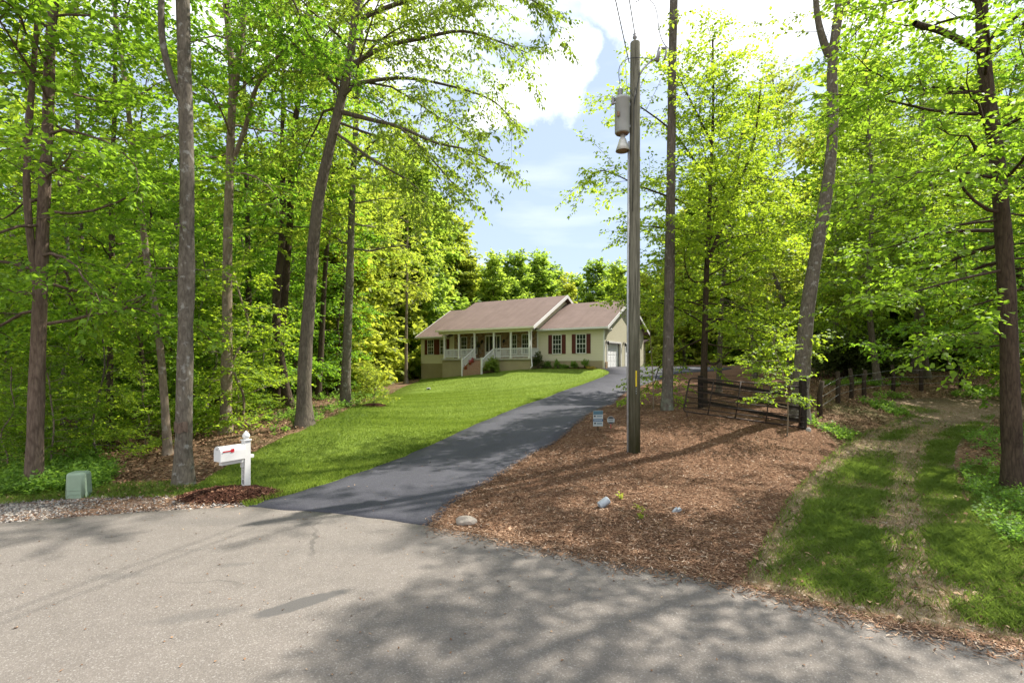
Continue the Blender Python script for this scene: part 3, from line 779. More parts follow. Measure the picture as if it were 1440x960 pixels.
NLEAF = 0
def tree(name, label, cat, pts, r0, r1, bark, leaf, seed, limbs=(), z0=.35, z1=1.0, n1=26, len1=(3.2, 1.2), elev=(10, 55), LL=.12, LW=.075, per=6,
         sp2=.45, sp3=.26, tl=.34, droop=.25, tilt=.45, group=None, sides=14, trop=-.25, flare=.55, own=True, az=None, l2=.46, bare=(), flat=.34, dens=1.0):
    rng = np.random.default_rng(seed)
    sp2 *= .74 / dens; sp3 *= .48; LL *= 1.08; LW *= 1.18
    P = np.asarray(pts, float); base = P[0].copy()
    P = spline(P - base, 5)
    w = Wood()
    lenz = np.concatenate([[0], np.cumsum(np.linalg.norm(np.diff(P, axis=0), axis=1))]); tt = lenz / lenz[-1]
    # re-sample the foot closely so that the flare shows
    ts = np.unique(np.concatenate([np.linspace(0, .08, 6), np.linspace(.08, 1, 26)]))
    Q = np.stack([np.interp(ts, tt, P[:, k]) for k in range(3)], 1)
    Q[0, 2] -= .15
    rad = r0 + (r1 - r0) * ts ** .9
    rad = rad * (1 + flare * np.exp(-np.maximum(Q[:, 2], 0) / (r0 * 1.6 + .05)))
    rad *= 1 + .03 * rng.standard_normal(len(rad))
    w.parts.append(tube(Q, rad, sides, .035, rng))
    for lp in limbs:
        Lp = spline(np.asarray(lp[0], float) - base, 4)
        w.tube(Lp, lp[1], lp[2], 8, .03, rng)
        if len(lp) < 4 or lp[3]: w.spray(Lp, rng, sp2, sp3, tl, .03, .2, trop, .55, flat=flat)
    for lp in bare:
        w.tube(spline(np.asarray(lp[0], float) - base, 4), lp[1], lp[2], 8, .05, rng)
    for i in range(n1):
        f = (i + rng.random() * .7) / max(1, n1)
        t = z0 + (z1 - z0) * f
        p = np.array([np.interp(t, ts, Q[:, k]) for k in range(3)])
        a = i * 2.39996 + rng.normal(0, .35) if az is None else rng.uniform(*az)
        e = R(elev[0] + (elev[1] - elev[0]) * f + rng.normal(0, 7))
        Ln = (len1[0] + (len1[1] - len1[0]) * f) * (.7 + .5 * rng.random())
        d = np.array([math.cos(a) * math.cos(e), math.sin(a) * math.cos(e), math.sin(e)])
        B = polyline(rng, p, d, Ln, 6, trop, .2)
        rb = max(.012, np.interp(t, ts, rad) * .33)
        w.tube(B, rb, .006, 5)
        w.spray(B, rng, sp2, sp3, tl, rb, .16, trop * .5, l2, flat=flat)
    root = empty(name, base)
    tag(root, label, cat, group)
    link('trunk', w.trunkmesh('trunk'), bark, root)
    global NLEAF; NLEAF += len(w.tb) * per
    if w.tb: link('crown', w.crownmesh('crown', rng, LL, LW, per, droop, tilt), leaf, root)
    return root
def wpx(w, Y): return w / F * Y / 2 * .86
def trunk(points, Y, dY=0.0):
    """surveyed trunk: image rows to heights, all at (nearly) one depth; the foot goes to the terrain"""
    out = []
    n = len(points)
    for i, (x, y) in enumerate(points):
        out.append(at(x, y, Y + dY * i / max(1, n - 1)))
    g = hz(out[0][0], out[0][1]); out[0][2] = g
    return out
def up(pts, dz, dx=0.0, dy=0.0):
    """carry a trunk on above the frame"""
    p = pts[-1]; return pts + [p + np.array([dx * .5, dy * .5, dz * .5]), p + np.array([dx, dy, dz])]

# ---- the trees that stand in front
Y = 10.2
t = up(trunk([(47, 690), (50, 600), (54, 480), (60, 330), (68, 160), (74, 20)], Y), 6, .4, .5)
tree('maple_tree', 'reddish brown trunk behind the green utility pedestal, leafy to the ground', 'tree', t, wpx(23, Y), .05, M['bark_red'], M['leaf_maple'], 101,
     limbs=[([at(53, 420, Y), at(38, 280, Y - .2), at(42, 170, Y - .4), at(50, 60, Y - .6), at(60, -60, Y - .7)], .07, .03)],
     z0=.2, n1=42, len1=(3.0, 1.6), elev=(-4, 50), LL=.115, LW=.078, per=7, sp2=.36, sp3=.22)
Y = 10.5
t = up(trunk([(257, 683), (259, 560), (262, 400), (263, 250), (260, 110), (257, -10)], Y), 7, -.3, .3)
tree('tall_grey_tree', 'tall straight grey trunk nearest the mailbox with a dark scar low down', 'tree', t, wpx(25, Y), .10, M['bark_grey'], M['leaf_maple'], 102,
     limbs=[([at(259, 150, Y), at(243, 115, Y - .1), at(229, 60, Y - .2), at(227, 0, Y - .3), at(231, -120, Y - .3)], .075, .05, False)],
     z0=.66, n1=20, len1=(4.2, 2.2), elev=(10, 55), LL=.125, LW=.085, sp2=.42, sp3=.24)
tp = trunk([(257, 683), (258.5, 600)], 10.5)[1]; th_ = np.linspace(-2.5, -.6, 10); rs = wpx(25, 10.5) * 1.085
V = np.array([[tp[0] + rs * math.cos(a), tp[1] + rs * math.sin(a), tp[2] + z + .02 * math.sin(5 * a)] for z in (-.10, -.03, .04, .11) for a in th_])
sc_ = link('scar', arr_mesh('scar', V - t[0], np.array([(i * 10 + j, i * 10 + j + 1, i * 10 + j + 11, i * 10 + j + 10) for i in range(3) for j in range(9)]), True), M['bark_red'], bpy.data.objects['tall_grey_tree'])
Y = 13.2
t = up(trunk([(236, 640), (228, 520), (219, 440), (207, 370), (197, 280), (185, 190), (168, 60)], Y), 4, -.6)
tree('slender_tree', 'slender pale trunk leaning left in a gentle curve, beside the straight grey one', 'tree', t, wpx(13, Y), .03, M['bark_pale'], M['leaf_beech'], 103,
     z0=.22, n1=26, len1=(2.4, 1.4), elev=(-2, 45), LL=.12, LW=.075, sp2=.42, sp3=.26)
Y = 17
t = up(trunk([(317, 610), (319, 500), (320, 350), (324, 210), (327, 110), (318, 10)], Y), 5, -.4)
tree('forked_tree', 'pale brown trunk behind the mailbox, forking into two stems high up', 'tree', t, wpx(18, Y), .07, M['bark_pale'], M['leaf_maple'], 104,
     limbs=[([at(326, 150, Y), at(336, 80, Y - .1), at(345, 0, Y - .2), at(352, -130, Y - .3)], .13, .06),
            ([at(322, 240, Y), at(345, 180, Y), at(362, 120, Y - .3), at(400, 70, Y - .5), at(440, 50, Y - .8)], .09, .03)],
     z0=.45, n1=22, len1=(4, 2.0), elev=(5, 55), LL=.14, LW=.09, sp2=.5, sp3=.3)
Y = 24
t = up(trunk([(390, 572), (393, 500), (401, 400), (408, 300), (413, 190), (428, 90), (436, 10)], Y), 4)
tree('dark_trunk_tree', 'dark slim trunk left of the big oak, bending right near its top', 'tree', t, wpx(15, Y), .08, M['bark_dark'], M['leaf_maple'], 105,
     z0=.42, n1=24, len1=(4.6, 2), elev=(5, 50), LL=.17, LW=.11, sp2=.6, sp3=.36, tl=.42)
Y = 16.5
t = up(trunk([(428, 597), (428, 520), (436, 410), (445, 300), (462, 215), (480, 140), (491, 90), (500, 20)], Y), 3.5, .4)
tree('oak_tree', 'big oak at the lawn edge leaning right, limbs reaching out over the lawn', 'tree', t, wpx(23, Y), .10, M['bark_oak'], M['leaf_oak'], 106,
     limbs=[([at(478, 157, Y), at(520, 168, Y - .3), at(565, 180, Y - .6), at(610, 200, Y - .9), at(660, 212, Y - 1.1), at(712, 238, Y - 1.2)], .085, .012),
            ([at(490, 95, Y), at(540, 66, Y - .2), at(590, 55, Y - .5), at(650, 44, Y - .6), at(705, 60, Y - .9), at(742, 75, Y - 1)], .09, .012),
            ([at(560, 178, Y - .6), at(590, 205, Y - 1), at(630, 250, Y - 1.3), at(655, 280, Y - 1.6)], .04, .01),
            ([at(500, 30, Y), at(560, 5, Y - .6), at(640, -15, Y - 1.2), at(720, -10, Y - 1.6), at(765, 10, Y - 1.8)], .08, .012),
            ([at(470, 185, Y), at(525, 225, Y - 1.2), at(575, 255, Y - 2.0), at(615, 290, Y - 2.4)], .05, .01),
            ([at(486, 120, Y), at(560, 110, Y + .6), at(620, 118, Y + 1.0), at(690, 140, Y + 1.4), at(725, 175, Y + 1.4)], .07, .012),
            ([at(483, 130, Y), at(440, 90, Y - .6), at(400, 50, Y - 1.2), at(360, 30, Y - 1.8)], .06, .012)],
     z0=.58, n1=22, len1=(4.6, 2.4), elev=(5, 60), LL=.135, LW=.06, per=6, sp2=.4, sp3=.25, tl=.36, droop=.55, tilt=.6, trop=-.5)
Y = 24
t = up(trunk([(485, 571), (488, 480), (492, 380), (496, 260), (503, 130), (508, 60)], Y), 3)
tree('straight_tree', 'light brown straight trunk right of the big oak at the lawn edge', 'tree', t, wpx(16, Y), .07, M['bark_grey'], M['leaf_oak'], 107,
     limbs=[([at(497, 235, Y), at(520, 205, Y - .4), at(540, 192, Y - 1), at(570, 190, Y - 1.6)], .06, .02)],
     z0=.36, n1=32, len1=(4.4, 1.8), elev=(0, 50), LL=.17, LW=.11, sp2=.55, sp3=.34, tl=.42)
Y = 16
t = up(trunk([(153, 630), (155, 500), (157, 380), (158, 260), (162, 120)], Y), 6)
tree('shaded_tree', 'dark slim trunk deep between the reddish one and the curving pale one', 'tree', t, wpx(10, Y), .04, M['bark_dark'], M['leaf_maple'], 108,
     z0=.2, n1=30, len1=(2.8, 1.4), elev=(0, 45), LL=.13, LW=.09, sp2=.48, sp3=.3)
Y = 19
t = up(trunk([(112, 610), (114, 480), (114, 350), (110, 200), (106, 60)], Y), 6)
tree('lichened_tree', 'greyish slim trunk deep in the woods just right of the reddish one', 'tree', t, wpx(10, Y), .05, M['bark_grey'], M['leaf_beech'], 109,
     z0=.25, n1=26, len1=(3, 1.4), elev=(0, 45), LL=.14, LW=.09, sp2=.52, sp3=.32)
Y = 27
t = up(trunk([(349, 590), (350, 480), (349, 380), (347, 260), (344, 140)], Y), 5)
tree('dark_slim_tree', 'dark slim trunk showing just right of the pale forked one', 'tree', t, wpx(11, Y), .06, M['bark_dark'], M['leaf_maple'], 110,
     z0=.4, n1=20, len1=(3.6, 1.6), LL=.18, LW=.12, sp2=.65, sp3=.4, tl=.45)
Y = 29
t = up(trunk([(447, 563), (452, 480), (456, 400), (462, 320), (470, 220)], Y), 8)
tree('twin_shadow_tree', 'narrow dark trunk between the big oak and the straight light brown one', 'tree', t, wpx(10, Y), .06, M['bark_dark'], M['leaf_maple'], 111,
     z0=.4, n1=22, len1=(3.6, 1.6), LL=.18, LW=.12, sp2=.65, sp3=.4, tl=.45)
# ---- right of the driveway
Y = 18
t = up(trunk([(938, 578), (940, 480), (942, 360), (944, 200), (946, 60), (948, -20)], Y), 6.5, .2)
tree('tall_bare_tree', 'tall thin branchless trunk just right of the utility pole', 'tree', t, wpx(18, Y), .11, M['bark_pole'], M['leaf_oak'], 112,
     flare=.3, dens=.7, z0=.80, n1=13, len1=(3.8, 2.4), elev=(10, 60), LL=.14, LW=.085, sp2=.5, sp3=.3, tl=.4, droop=.5,
     bare=[], limbs=[([at(947, 22, Y), at(953, 20, Y - .3), at(958, 26, Y - .6)], .02, .006)])
Y = 16.6
t = up(trunk([(1124, 601), (1128, 520), (1136, 430), (1149, 350), (1163, 265), (1171, 185), (1170, 90), (1180, 10)], Y), 5.5, .9, .6)
tree('leaning_tree', 'thick grey trunk leaning right from the gate post, forked at its top', 'tree', t, wpx(25, Y), .09, M['bark_grey'], M['leaf_oak'], 113,
     limbs=[([at(1169, 85, Y), at(1157, 55, Y - .1), at(1148, 10, Y - .2), at(1142, -90, Y - .3), at(1120, -190, Y - .5)], .13, .05)],
     z0=.66, n1=17, len1=(3.2, 2.2), elev=(0, 65), LL=.12, LW=.08, sp2=.5, sp3=.3, tl=.38, dens=.7, az=(-1.3, 1.3))
Y = 20
t = trunk([(989, 572), (991, 480), (993, 400), (996, 330), (1000, 240), (1003, 140), (1002, 55)], Y)
tree('layered_tree', 'broad tree with dark trunk behind the gate, leafy layers spreading over it', 'tree', t, wpx(12, Y), .03, M['bark_dark'], M['leaf_beech'], 114,
     limbs=[([at(992, 505, Y), at(1003, 512, Y - .3), at(1020, 500, Y - .6), at(1040, 480, Y - .9)], .06, .02),
            ([at(994, 370, Y), at(1015, 320, Y), at(1035, 270, Y - .2), at(1060, 200, Y - .4), at(1070, 120, Y - .5)], .09, .03),
            ([at(997, 300, Y), at(950, 280, Y - .8), at(900, 262, Y - 1.4), at(850, 240, Y - 1.8), at(826, 252, Y - 2)], .05, .008),
            ([at(998, 260, Y), at(950, 190, Y - .8), at(900, 150, Y - 1.2), at(868, 128, Y - 1.5)], .05, .008),
            ([at(995, 330, Y), at(950, 322, Y - 1.0), at(905, 318, Y - 1.5), at(880, 322, Y - 1.6)], .045, .008),
            ([at(1000, 200, Y), at(960, 120, Y - .5), at(935, 75, Y - .8)], .05, .01)],
     dens=1.0, z0=.17, n1=60, len1=(4.5, 1.1), elev=(-2, 55), LL=.125, LW=.08, per=6, sp2=.4, sp3=.25, trop=-.1)
Y = 24
t = trunk([(1011, 540), (1013, 470), (1017, 400), (1026, 320), (1038, 220), (1055, 130)], Y)
tree('companion_tree', 'slim brown trunk close behind the dark one at the gate', 'tree', t, wpx(9, Y), .03, M['bark_oak'], M['leaf_beech'], 115,
     dens=.75, z0=.25, n1=36, len1=(4.0, 1.2), elev=(0, 55), LL=.15, LW=.095, sp2=.5, sp3=.32, tl=.4)
Y = 10.3
t = up(trunk([(1427, 690), (1422, 590), (1419, 470), (1412, 340), (1402, 220), (1386, 110), (1380, 10)], Y), 5.5, -.2)
tree('furrowed_tree', 'dark furrowed trunk at the right side of the track with a broken stub limb', 'tree', t, wpx(28, Y), .07, M['bark_dark'], M['leaf_maple'], 116,
     limbs=[([at(1414, 470, Y), at(1375, 468, Y - .4), at(1340, 470, Y - .7), at(1300, 476, Y - .9)], .025, .006),
            ([at(1408, 380, Y), at(1340, 395, Y - .2), at(1270, 415, Y - .4), at(1215, 430, Y - .5)], .03, .006),
            ([at(1400, 310, Y), at(1330, 320, Y + .4), at(1260, 345, Y + .7), at(1200, 360, Y + .9)], .03, .006),
            ([at(1398, 250, Y), at(1330, 240, Y - .3), at(1260, 250, Y - .6), at(1205, 275, Y - .9)], .035, .006)],
     bare=[([at(1384, 75, Y), at(1355, 60, Y - .3), at(1325, 45, Y - .5), at(1286, 33, Y - .7)], .07, .05)],
     dens=.85, z0=.3, n1=34, len1=(3.4, 2.0), elev=(0, 50), LL=.115, LW=.078, per=6, sp2=.40, sp3=.25, az=(1.2, 5.0), trop=.0)
Y = 14.5
t = trunk([(1107, 606), (1108, 580), (1106, 545), (1098, 515), (1085, 480)], Y)
tree('sapling', 'small leafy sapling growing in front of the metal gate', 'sapling', t, .022, .006, M['bark_pale'], M['leaf_beech'], 117,
     z0=.3, n1=9, len1=(1.35, .8), elev=(0, 30), LL=.08, LW=.05, per=6, sp2=.30, sp3=.19, tl=.2, flare=.2, az=(2.5, 4.4), flat=.12)
Y = 19.5
t = trunk([(919, 574), (918, 530), (915, 480), (914, 440)], Y)
tree('thin_sapling', 'thin young tree with few yellow leaves just right of the utility pole', 'sapling', t, .028, .006, M['bark_pale'], M['leaf_yellow'], 118,
     z0=.6, n1=3, len1=(.14, .1), elev=(10, 60), LL=.10, LW=.06, per=4, sp2=.6, sp3=.5, tl=.12, flare=.1, l2=.1)
Y = 32
t = up(trunk([(1291, 523), (1293, 470), (1294, 400), (1296, 300)], Y), 9)
tree('stout_tree', 'stout brown trunk standing beyond the wire fence', 'tree', t, wpx(17, Y), .1, M['bark_oak'], M['leaf_beech'], 119,
     z0=.3, n1=34, len1=(5, 2.5), elev=(0, 50), LL=.2, LW=.13, sp2=.7, sp3=.42, tl=.5)
Y = 46
t = up(trunk([(571, 541), (571, 480), (572, 420), (573, 340)], Y), 4)
tree('lone_pale_tree', 'pale slim trunk standing just left of the house', 'tree', t, .17, .05, M['bark_pale'], M['leaf_yellow'], 120,
     z0=.42, n1=26, len1=(3.4, 1.8), elev=(5, 55), LL=.26, LW=.17, sp2=.8, sp3=.5, tl=.5)
# further broad trees on the right that fill the view between the leaning one and the track
for i, (px, Y, H, nm, lb, lf, bk) in enumerate([
    (1235, 25, 17, 'broad_tree', 'leafy tree rising behind the middle of the wire fence', 'leaf_beech', 'bark_oak'),
    (1470, 21.5, 16, 'broad_tree', 'broad leafy tree beside the far bend of the dirt track at the right edge', 'leaf_beech', 'bark_dark'),
    (1110, 29, 18, 'broad_tree', 'leafy tree rising behind the leaning grey trunk', 'leaf_yellow', 'bark_grey'),
    (1500, 14.5, 16, 'broad_tree', 'leafy tree behind the dark furrowed trunk, its boughs reaching in at the right edge', 'leaf_maple', 'bark_dark'),
    (1180, 38, 19, 'broad_tree', 'tall leafy tree in the wood beyond the dark evergreen bush', 'leaf_oak', 'bark_grey'),
    (1305, 28, 18, 'broad_tree', 'tall leafy tree directly behind the stretch of fence before the stout trunk', 'leaf_oak', 'bark_oak'),
    (1062, 34, 19, 'broad_tree', 'tall leafy tree far behind the metal gate', 'leaf_beech', 'bark_grey'),
    (1410, 33, 18, 'broad_tree', 'tall leafy tree in the wood far behind the furrowed trunk', 'leaf_beech', 'bark_grey')]):
    x = (px - 720) / F * Y; z = hz(x, Y)
    rgt = np.random.default_rng(300 + i)
    pts = [np.array([x + .35 * rgt.normal() * k, Y + .2 * k, z + H * k / 4]) for k in range(5)]
    tree(nm, lb, 'tree', pts, .16, .03, dens=.55 if Y < 15 else 1.0, bark=M[bk], leaf=M[lf], seed=320 + i, z0=.24 if px in (1235, 1110, 1305, 1062) else .14 if Y < 30 else .2, n1=60, len1=(4.6, 1.3), elev=(-4, 55),
         LL=.13 * max(1, Y / 22), LW=.085 * max(1, Y / 22), per=6, sp2=.42 * max(1, Y / 22), sp3=.26 * max(1, Y / 22), tl=.36)
# small ornamental tree in its mulch ring on the lawn
p = ground_at(525, 571)
tree('ornamental_tree', 'small yellow green sapling in a mulch ring on the lawn', 'sapling', [p, p + [.05, 0, .5], p + [.1, 0, 1.3]], .025, .008, M['bark_grey'], M['leaf_yellow'], 121,
     z0=.15, n1=16, len1=(.75, .5), elev=(35, 70), LL=.09, LW=.06, per=5, sp2=.2, sp3=.16, tl=.18, flare=.2)
n = 500; rr = np.abs(rg.normal(0, .3, n)); aa = rg.random(n) * 6.28
q = np.stack([p[0] + rr * np.cos(aa), p[1] + rr * np.sin(aa)], 1)
mb = MB().lathe([(.62, -.02), (.55, .05), (.3, .11), (0, .13)], 22, Matrix.Translation(Vector((p[0], p[1], p[2] + .02))))
o = mb.build('mulch_ring', M['darkmulch']); tag(o, 'dark mulch ring round the small sapling on the lawn', 'mulch', kind='stuff')
p = ground_at(495, 560) + np.array([.6, 1.0, 0])
p[2] = hz(p[0], p[1])
tree('ornamental_tree', 'small shrubby sapling behind the mulch ringed one at the wood edge', 'sapling', [p, p + [.05, 0, .6], p + [.1, 0, 1.6]], .03, .008, M['bark_grey'], M['leaf_yellow'], 122,
     z0=.15, n1=18, len1=(.9, .5), elev=(30, 70), LL=.10, LW=.065, per=5, sp2=.22, sp3=.18, tl=.2, flare=.2)

# ---- background wood: prototypes, then copies
def proto_full(seed, bark, leaf, H, r, z0, n1, ln, LL, sp, elev=(0, 55), tl=.45, trop=-.2, per=6):
    rgt = np.random.default_rng(seed)
    pts = [np.array([.25 * rgt.normal() * (k > 0), .25 * rgt.normal() * (k > 0), H * k / 5.0]) for k in range(6)]
    o = tree('tree', None, None, pts, r, .03, bark, leaf, seed, z0=z0, n1=n1, len1=ln, elev=elev, LL=LL, LW=LL * .66, per=per, sp2=sp, sp3=sp * .62, tl=tl, trop=trop, sides=9, flat=.5 if LL > .2 else .3)
    return o
UND = [proto_full(401, M['bark_grey'], M['leaf_beech'], 8, .06, .08, 34, (2.7, 1.0), .125, .40, (-8, 45), .36, -.15),
       proto_full(402, M['bark_red'], M['leaf_maple'], 9, .07, .10, 34, (2.6, 1.1), .135, .40, (-5, 45), .36, -.15),
       proto_full(403, M['bark_pale'], M['leaf_beech'], 6, .045, .06, 30, (2.3, .9), .115, .36, (-8, 40), .32, -.15),
       proto_full(404, M['bark_dark'], M['leaf_maple'], 11, .09, .14, 38, (3.0, 1.1), .14, .45, (-5, 50), .38, -.2)]
CAN = [proto_full(411, M['bark_grey'], M['leaf_maple'], 19, .2, .34, 24, (4.6, 1.8), .22, .72, (0, 55), .5),
       proto_full(412, M['bark_dark'], M['leaf_oak'], 21, .22, .38, 24, (4.8, 2.0), .22, .75, (5, 55), .5),
       proto_full(413, M['bark_oak'], M['leaf_beech'], 17, .16, .28, 24, (4.2, 1.6), .21, .70, (0, 50), .5)]
FAR = [proto_full(421, M['bark_grey'], M['leaf_far'], 16, .2, .07, 74, (4.6, 1.9), .46, .72, (0, 62), .65),
       proto_full(422, M['bark_oak'], M['leaf_yellow'], 14, .18, .06, 66, (4.2, 1.8), .42, .68, (0, 62), .65),
       proto_full(423, M['bark_dark'], M['leaf_far'], 18, .22, .08, 78, (5.0, 2.2), .48, .74, (0, 62), .65)]
used = {}
TREES_XY = []
def place(protos, k, x, y, s, name, label, group):
    o = protos[k]
    if used.get(o.name): o = copy_tree(o)
    else: used[o.name] = True
    o.name = name
    o.location = (x, y, hz(x, y) - .05)
    o.rotation_euler = (rg.normal(0, .025), rg.normal(0, .025), rg.random() * 6.28)
    o.scale = (s * rg.uniform(.9, 1.1), s * rg.uniform(.9, 1.1), s)
    tag(o, label, 'tree', group)
    TREES_XY.append((x, y))
def spaced(x, y, d): return all((x - a) ** 2 + (y - b) ** 2 > d * d for a, b in TREES_XY)
def fill(cands, protos, n, d, smin, smax, name, label, group, test):
    c = 0
    for x, y in cands:
        if c >= n: break
        if not test(x, y) or not spaced(x, y, d): continue
        place(protos, c % len(protos), x, y, rg.uniform(smin, smax), name, label, group); c += 1
    return c
LW_P = np.asarray(LEFTW)
def in_left(x, y): return bool(inside(LW_P, np.array([x]), np.array([y]))[0]) and edge_dist(LW_P, np.array([x]), np.array([y]))[0] > 2.6
def rnd(n, x0, x1, y0, y1): return np.stack([rg.uniform(x0, x1, n), rg.uniform(y0, y1, n)], 1)
inv = lambda x, y, m=1.15: abs(x) < y * m + 2
# front screen of understorey
for (px, Y, k, s) in [(-20, 11.4, 1, .95), (60, 12.2, 0, .8), (120, 12.6, 2, .95), (15, 14, 3, .95), (100, 15.5, 0, 1.0), (290, 20, 0, .85), (205, 20, 3, .9), (70, 11.7, 2, .48), (8, 11.4, 2, .42), (140, 13.0, 0, .5), (205, 15.2, 2, .4), (335, 19.5, 2, .42), (372, 22.5, 0, .42), (-30, 12.6, 1, .7), (175, 17, 1, .75)]:
    place(UND, k, (px - 720) / F * Y, Y, s, 'understory_tree', 'leafy understory tree filling the front of the left woods', 'understory trees in the front of the left woods')
fill(rnd(900, -30, -6, 14, 44), UND, 54, 1.8, .8, 1.3, 'understory_tree', 'leafy understory tree deeper in the left woods', 'understory trees deeper in the left woods', lambda x, y: in_left(x, y) and inv(x, y) and y > 15)
TREES_XY.clear()
fill(rnd(900, -42, -6, 19, 62), CAN, 27, 3.6, .8, 1.1, 'forest_tree', 'tall forest tree deep in the left woods', 'forest trees deep in the left woods', lambda x, y: in_left(x, y) and inv(x, y) and x < -5 - (y - 15) * .28)
fill(rnd(1500, -62, -10, 54, 84), FAR, 30, 4.2, 1.15, 1.6, 'forest_tree', 'tall tree in the wood beyond the left end of the house', 'trees beyond the left end of the house', lambda x, y: inv(x, y))
# yellow-green edge trees left of the house
for (px, Y, k, s) in [(468, 37, 1, .95), (500, 47, 1, 1.05), (538, 60, 1, 1.12), (570, 68, 0, 1.1), (515, 56, 0, 1.2), (648, 72, 1, 1.1), (600, 74, 1, 1.25), (440, 48, 0, 1.1), (592, 64, 0, 1.22), (505, 58, 1, 1.4), (472, 45, 1, 1.25), (628, 72, 1, 1.45), (560, 66, 2, 1.2)]:
    place(FAR, k, (px - 720) / F * Y, Y, s, 'edge_tree', 'yellow green tree at the wood edge left of the house', 'yellow green edge trees left of the house')
# behind the house: tops just over the roof
for (px, Y, k, s) in [(690, 70, 2, .83), (722, 74, 0, 1.0), (757, 80, 2, .93), (795, 84, 1, .95), (840, 74, 0, .9), (872, 78, 2, .8), (665, 76, 1, 1.0), (780, 92, 0, 1.05), (905, 72, 1, .85), (940, 76, 0, .8), (975, 72, 1, .85), (1010, 78, 2, .9), (708, 86, 0, 1.0), (740, 92, 2, .95), (815, 96, 0, 1.0), (770, 100, 2, .9), (860, 92, 2, .9), (895, 90, 0, .95), (925, 92, 1, 1.0), (960, 90, 2, .85), (990, 94, 0, 1.0), (640, 88, 2, 1.1), (675, 94, 0, 1.1)]:
    place(FAR, k, (px - 720) / F * Y, Y, s, 'backdrop_tree', 'round topped green tree behind the house and parking area', 'trees behind the house')
TREES_XY.clear()
fill(rnd(900, 16, 50, 40, 80), FAR, 34, 4.0, .95, 1.5, 'distant_tree', 'leafy tree in the wood beyond the fence', 'trees in the wood beyond the fence', lambda x, y: inv(x, y) and x > 14 + (y - 40) * .3 and not (7 < x < 30 and y < 62))
fill(rnd(500, 20, 44, 18, 40), UND, 9, 3.0, 1.0, 1.5, 'understory_tree', 'leafy understory tree beyond the track and wire fence', 'understory trees beyond the track', lambda x, y: inv(x, y) and x > y * .93 + 1.5)

for (px, Y, k, s) in [(1120, 40, 0, 1.1), (1165, 44, 2, 1.3), (1240, 41, 0, 1.2), (1275, 46, 3, 1.0), (1330, 42, 2, 1.4), (1375, 39, 0, 1.2), (1415, 43, 3, 1.1), (1085, 46, 2, 1.4)]:
    place(UND, k, (px - 720) / F * Y, Y, s, 'understory_tree', 'bright leafy understory tree beyond the clearing behind the wire fence', 'understory trees beyond the clearing')

# ---- low plants
def undergrowth(name, pts, rng, hgt, LL, mat, label, cat, per=6, kids=5):
    tb, td, tl = [], [], []
    z = hxy(pts)
    for (x, y), zz in zip(pts, z):
        h = hgt * (.5 + rng.random())
        for _ in range(kids):
            a = rng.random() * 6.28; e = R(rng.uniform(20, 75))
            d = np.array([math.cos(a) * math.cos(e), math.sin(a) * math.cos(e), math.sin(e)])
            tb.append((x, y, zz + h * rng.uniform(.0, .5))); td.append(d); tl.append(h * .7)
    V, Fq = leaves(np.array(tb), np.array(td), np.array(tl), rng, LL, LL * .68, per, .15, .45)
    o = link(name, arr_mesh(name, V, Fq), mat); tag(o, label, cat, kind='stuff'); return o
q = scatter(L(np.asarray(gpoly([(0, 702), (95, 696), (140, 690), (165, 672), (110, 640), (0, 640)]))) , 560, rg, .5, 0, 17)
undergrowth('undergrowth', q, rg, .30, .075, M['leaf_under'], 'low leafy plants along the edge of the left woods', 'undergrowth')
q = scatter(LEFTW, 2200, rg, .8, 11, 40)
q = q[(vnoise(q[:, 0], q[:, 1], 2.2, 31) > .5) & ~((np.abs(q[:, 0] / q[:, 1] + .66) < .16) & (q[:, 1] < 17))]
undergrowth('undergrowth', q, rg, .34, .10, M['leaf_under'], 'patchy green seedlings on the floor of the left woods', 'undergrowth')
q = scatter(RIGHTE, 900, rg, .7, 0, 24)
q = q[vnoise(q[:, 0], q[:, 1], 1.6, 33) > .33]
undergrowth('undergrowth', q, rg, .19, .055, M['leaf_under'], 'low green plants around the foot of the dark furrowed trunk', 'undergrowth')
q = scatter(RIGHTW, 1500, rg, .6, 0, 34)
q = q[(vnoise(q[:, 0], q[:, 1], 1.8, 35) > .58)]
undergrowth('undergrowth', q, rg, .20, .085, M['leaf_under'], 'scattered green plants on the bank below the wire fence', 'undergrowth')

# dark evergreen bush beyond the fence: overlapping sprays on many stems
def bush(name, label, cat, p, rx, rz_, n, LL, leaf, seed, group=None, stems=True, dens=5):
    LL *= 1.3; dens = int(dens * 1.5)
    rng = np.random.default_rng(seed); w = Wood()
    for i in range(n):
        a = rng.random() * 6.28; e = math.asin(rng.random() ** .8)
        d = np.array([math.cos(a) * math.cos(e) * rx, math.sin(a) * math.cos(e) * rx, math.sin(e) * rz_ * .95 + .05 * rz_])
        b = np.array([rng.normal(0, .12 * rx), rng.normal(0, .12 * rx), 0])
        P = np.array([b, b + d * .5 + UP * .12 * rz_, b + d * (.85 + .25 * rng.random())])
        w.tube(P, .006 * max(rx, .4) + .004, .002, 4)
        for k in range(dens):
            q, dd = interp(P, .35 + .65 * (k + rng.random()) / dens)
            w.tb.append(q); w.td.append(unit(dd + rng.normal(0, .6, 3))); w.tl.append(.3 * rx)
    root = empty(name, p); tag(root, label, cat, group)
    link('stems', w.trunkmesh('stems'), M['twig'], root)
    link('foliage', w.crownmesh('foliage', rng, LL, LL * .6, 6, .1, .8), leaf, root)
    return root
x, y = (1195 - 720) / F * 31, 31
bush('evergreen_bush', 'wide dark evergreen bush beyond the wire fence', 'bush', (x, y, hz(x, y)), 2.3, 2.6, 170, .16, M['leaf_dark'], 501, dens=9)
x, y = (1238 - 720) / F * 32, 32
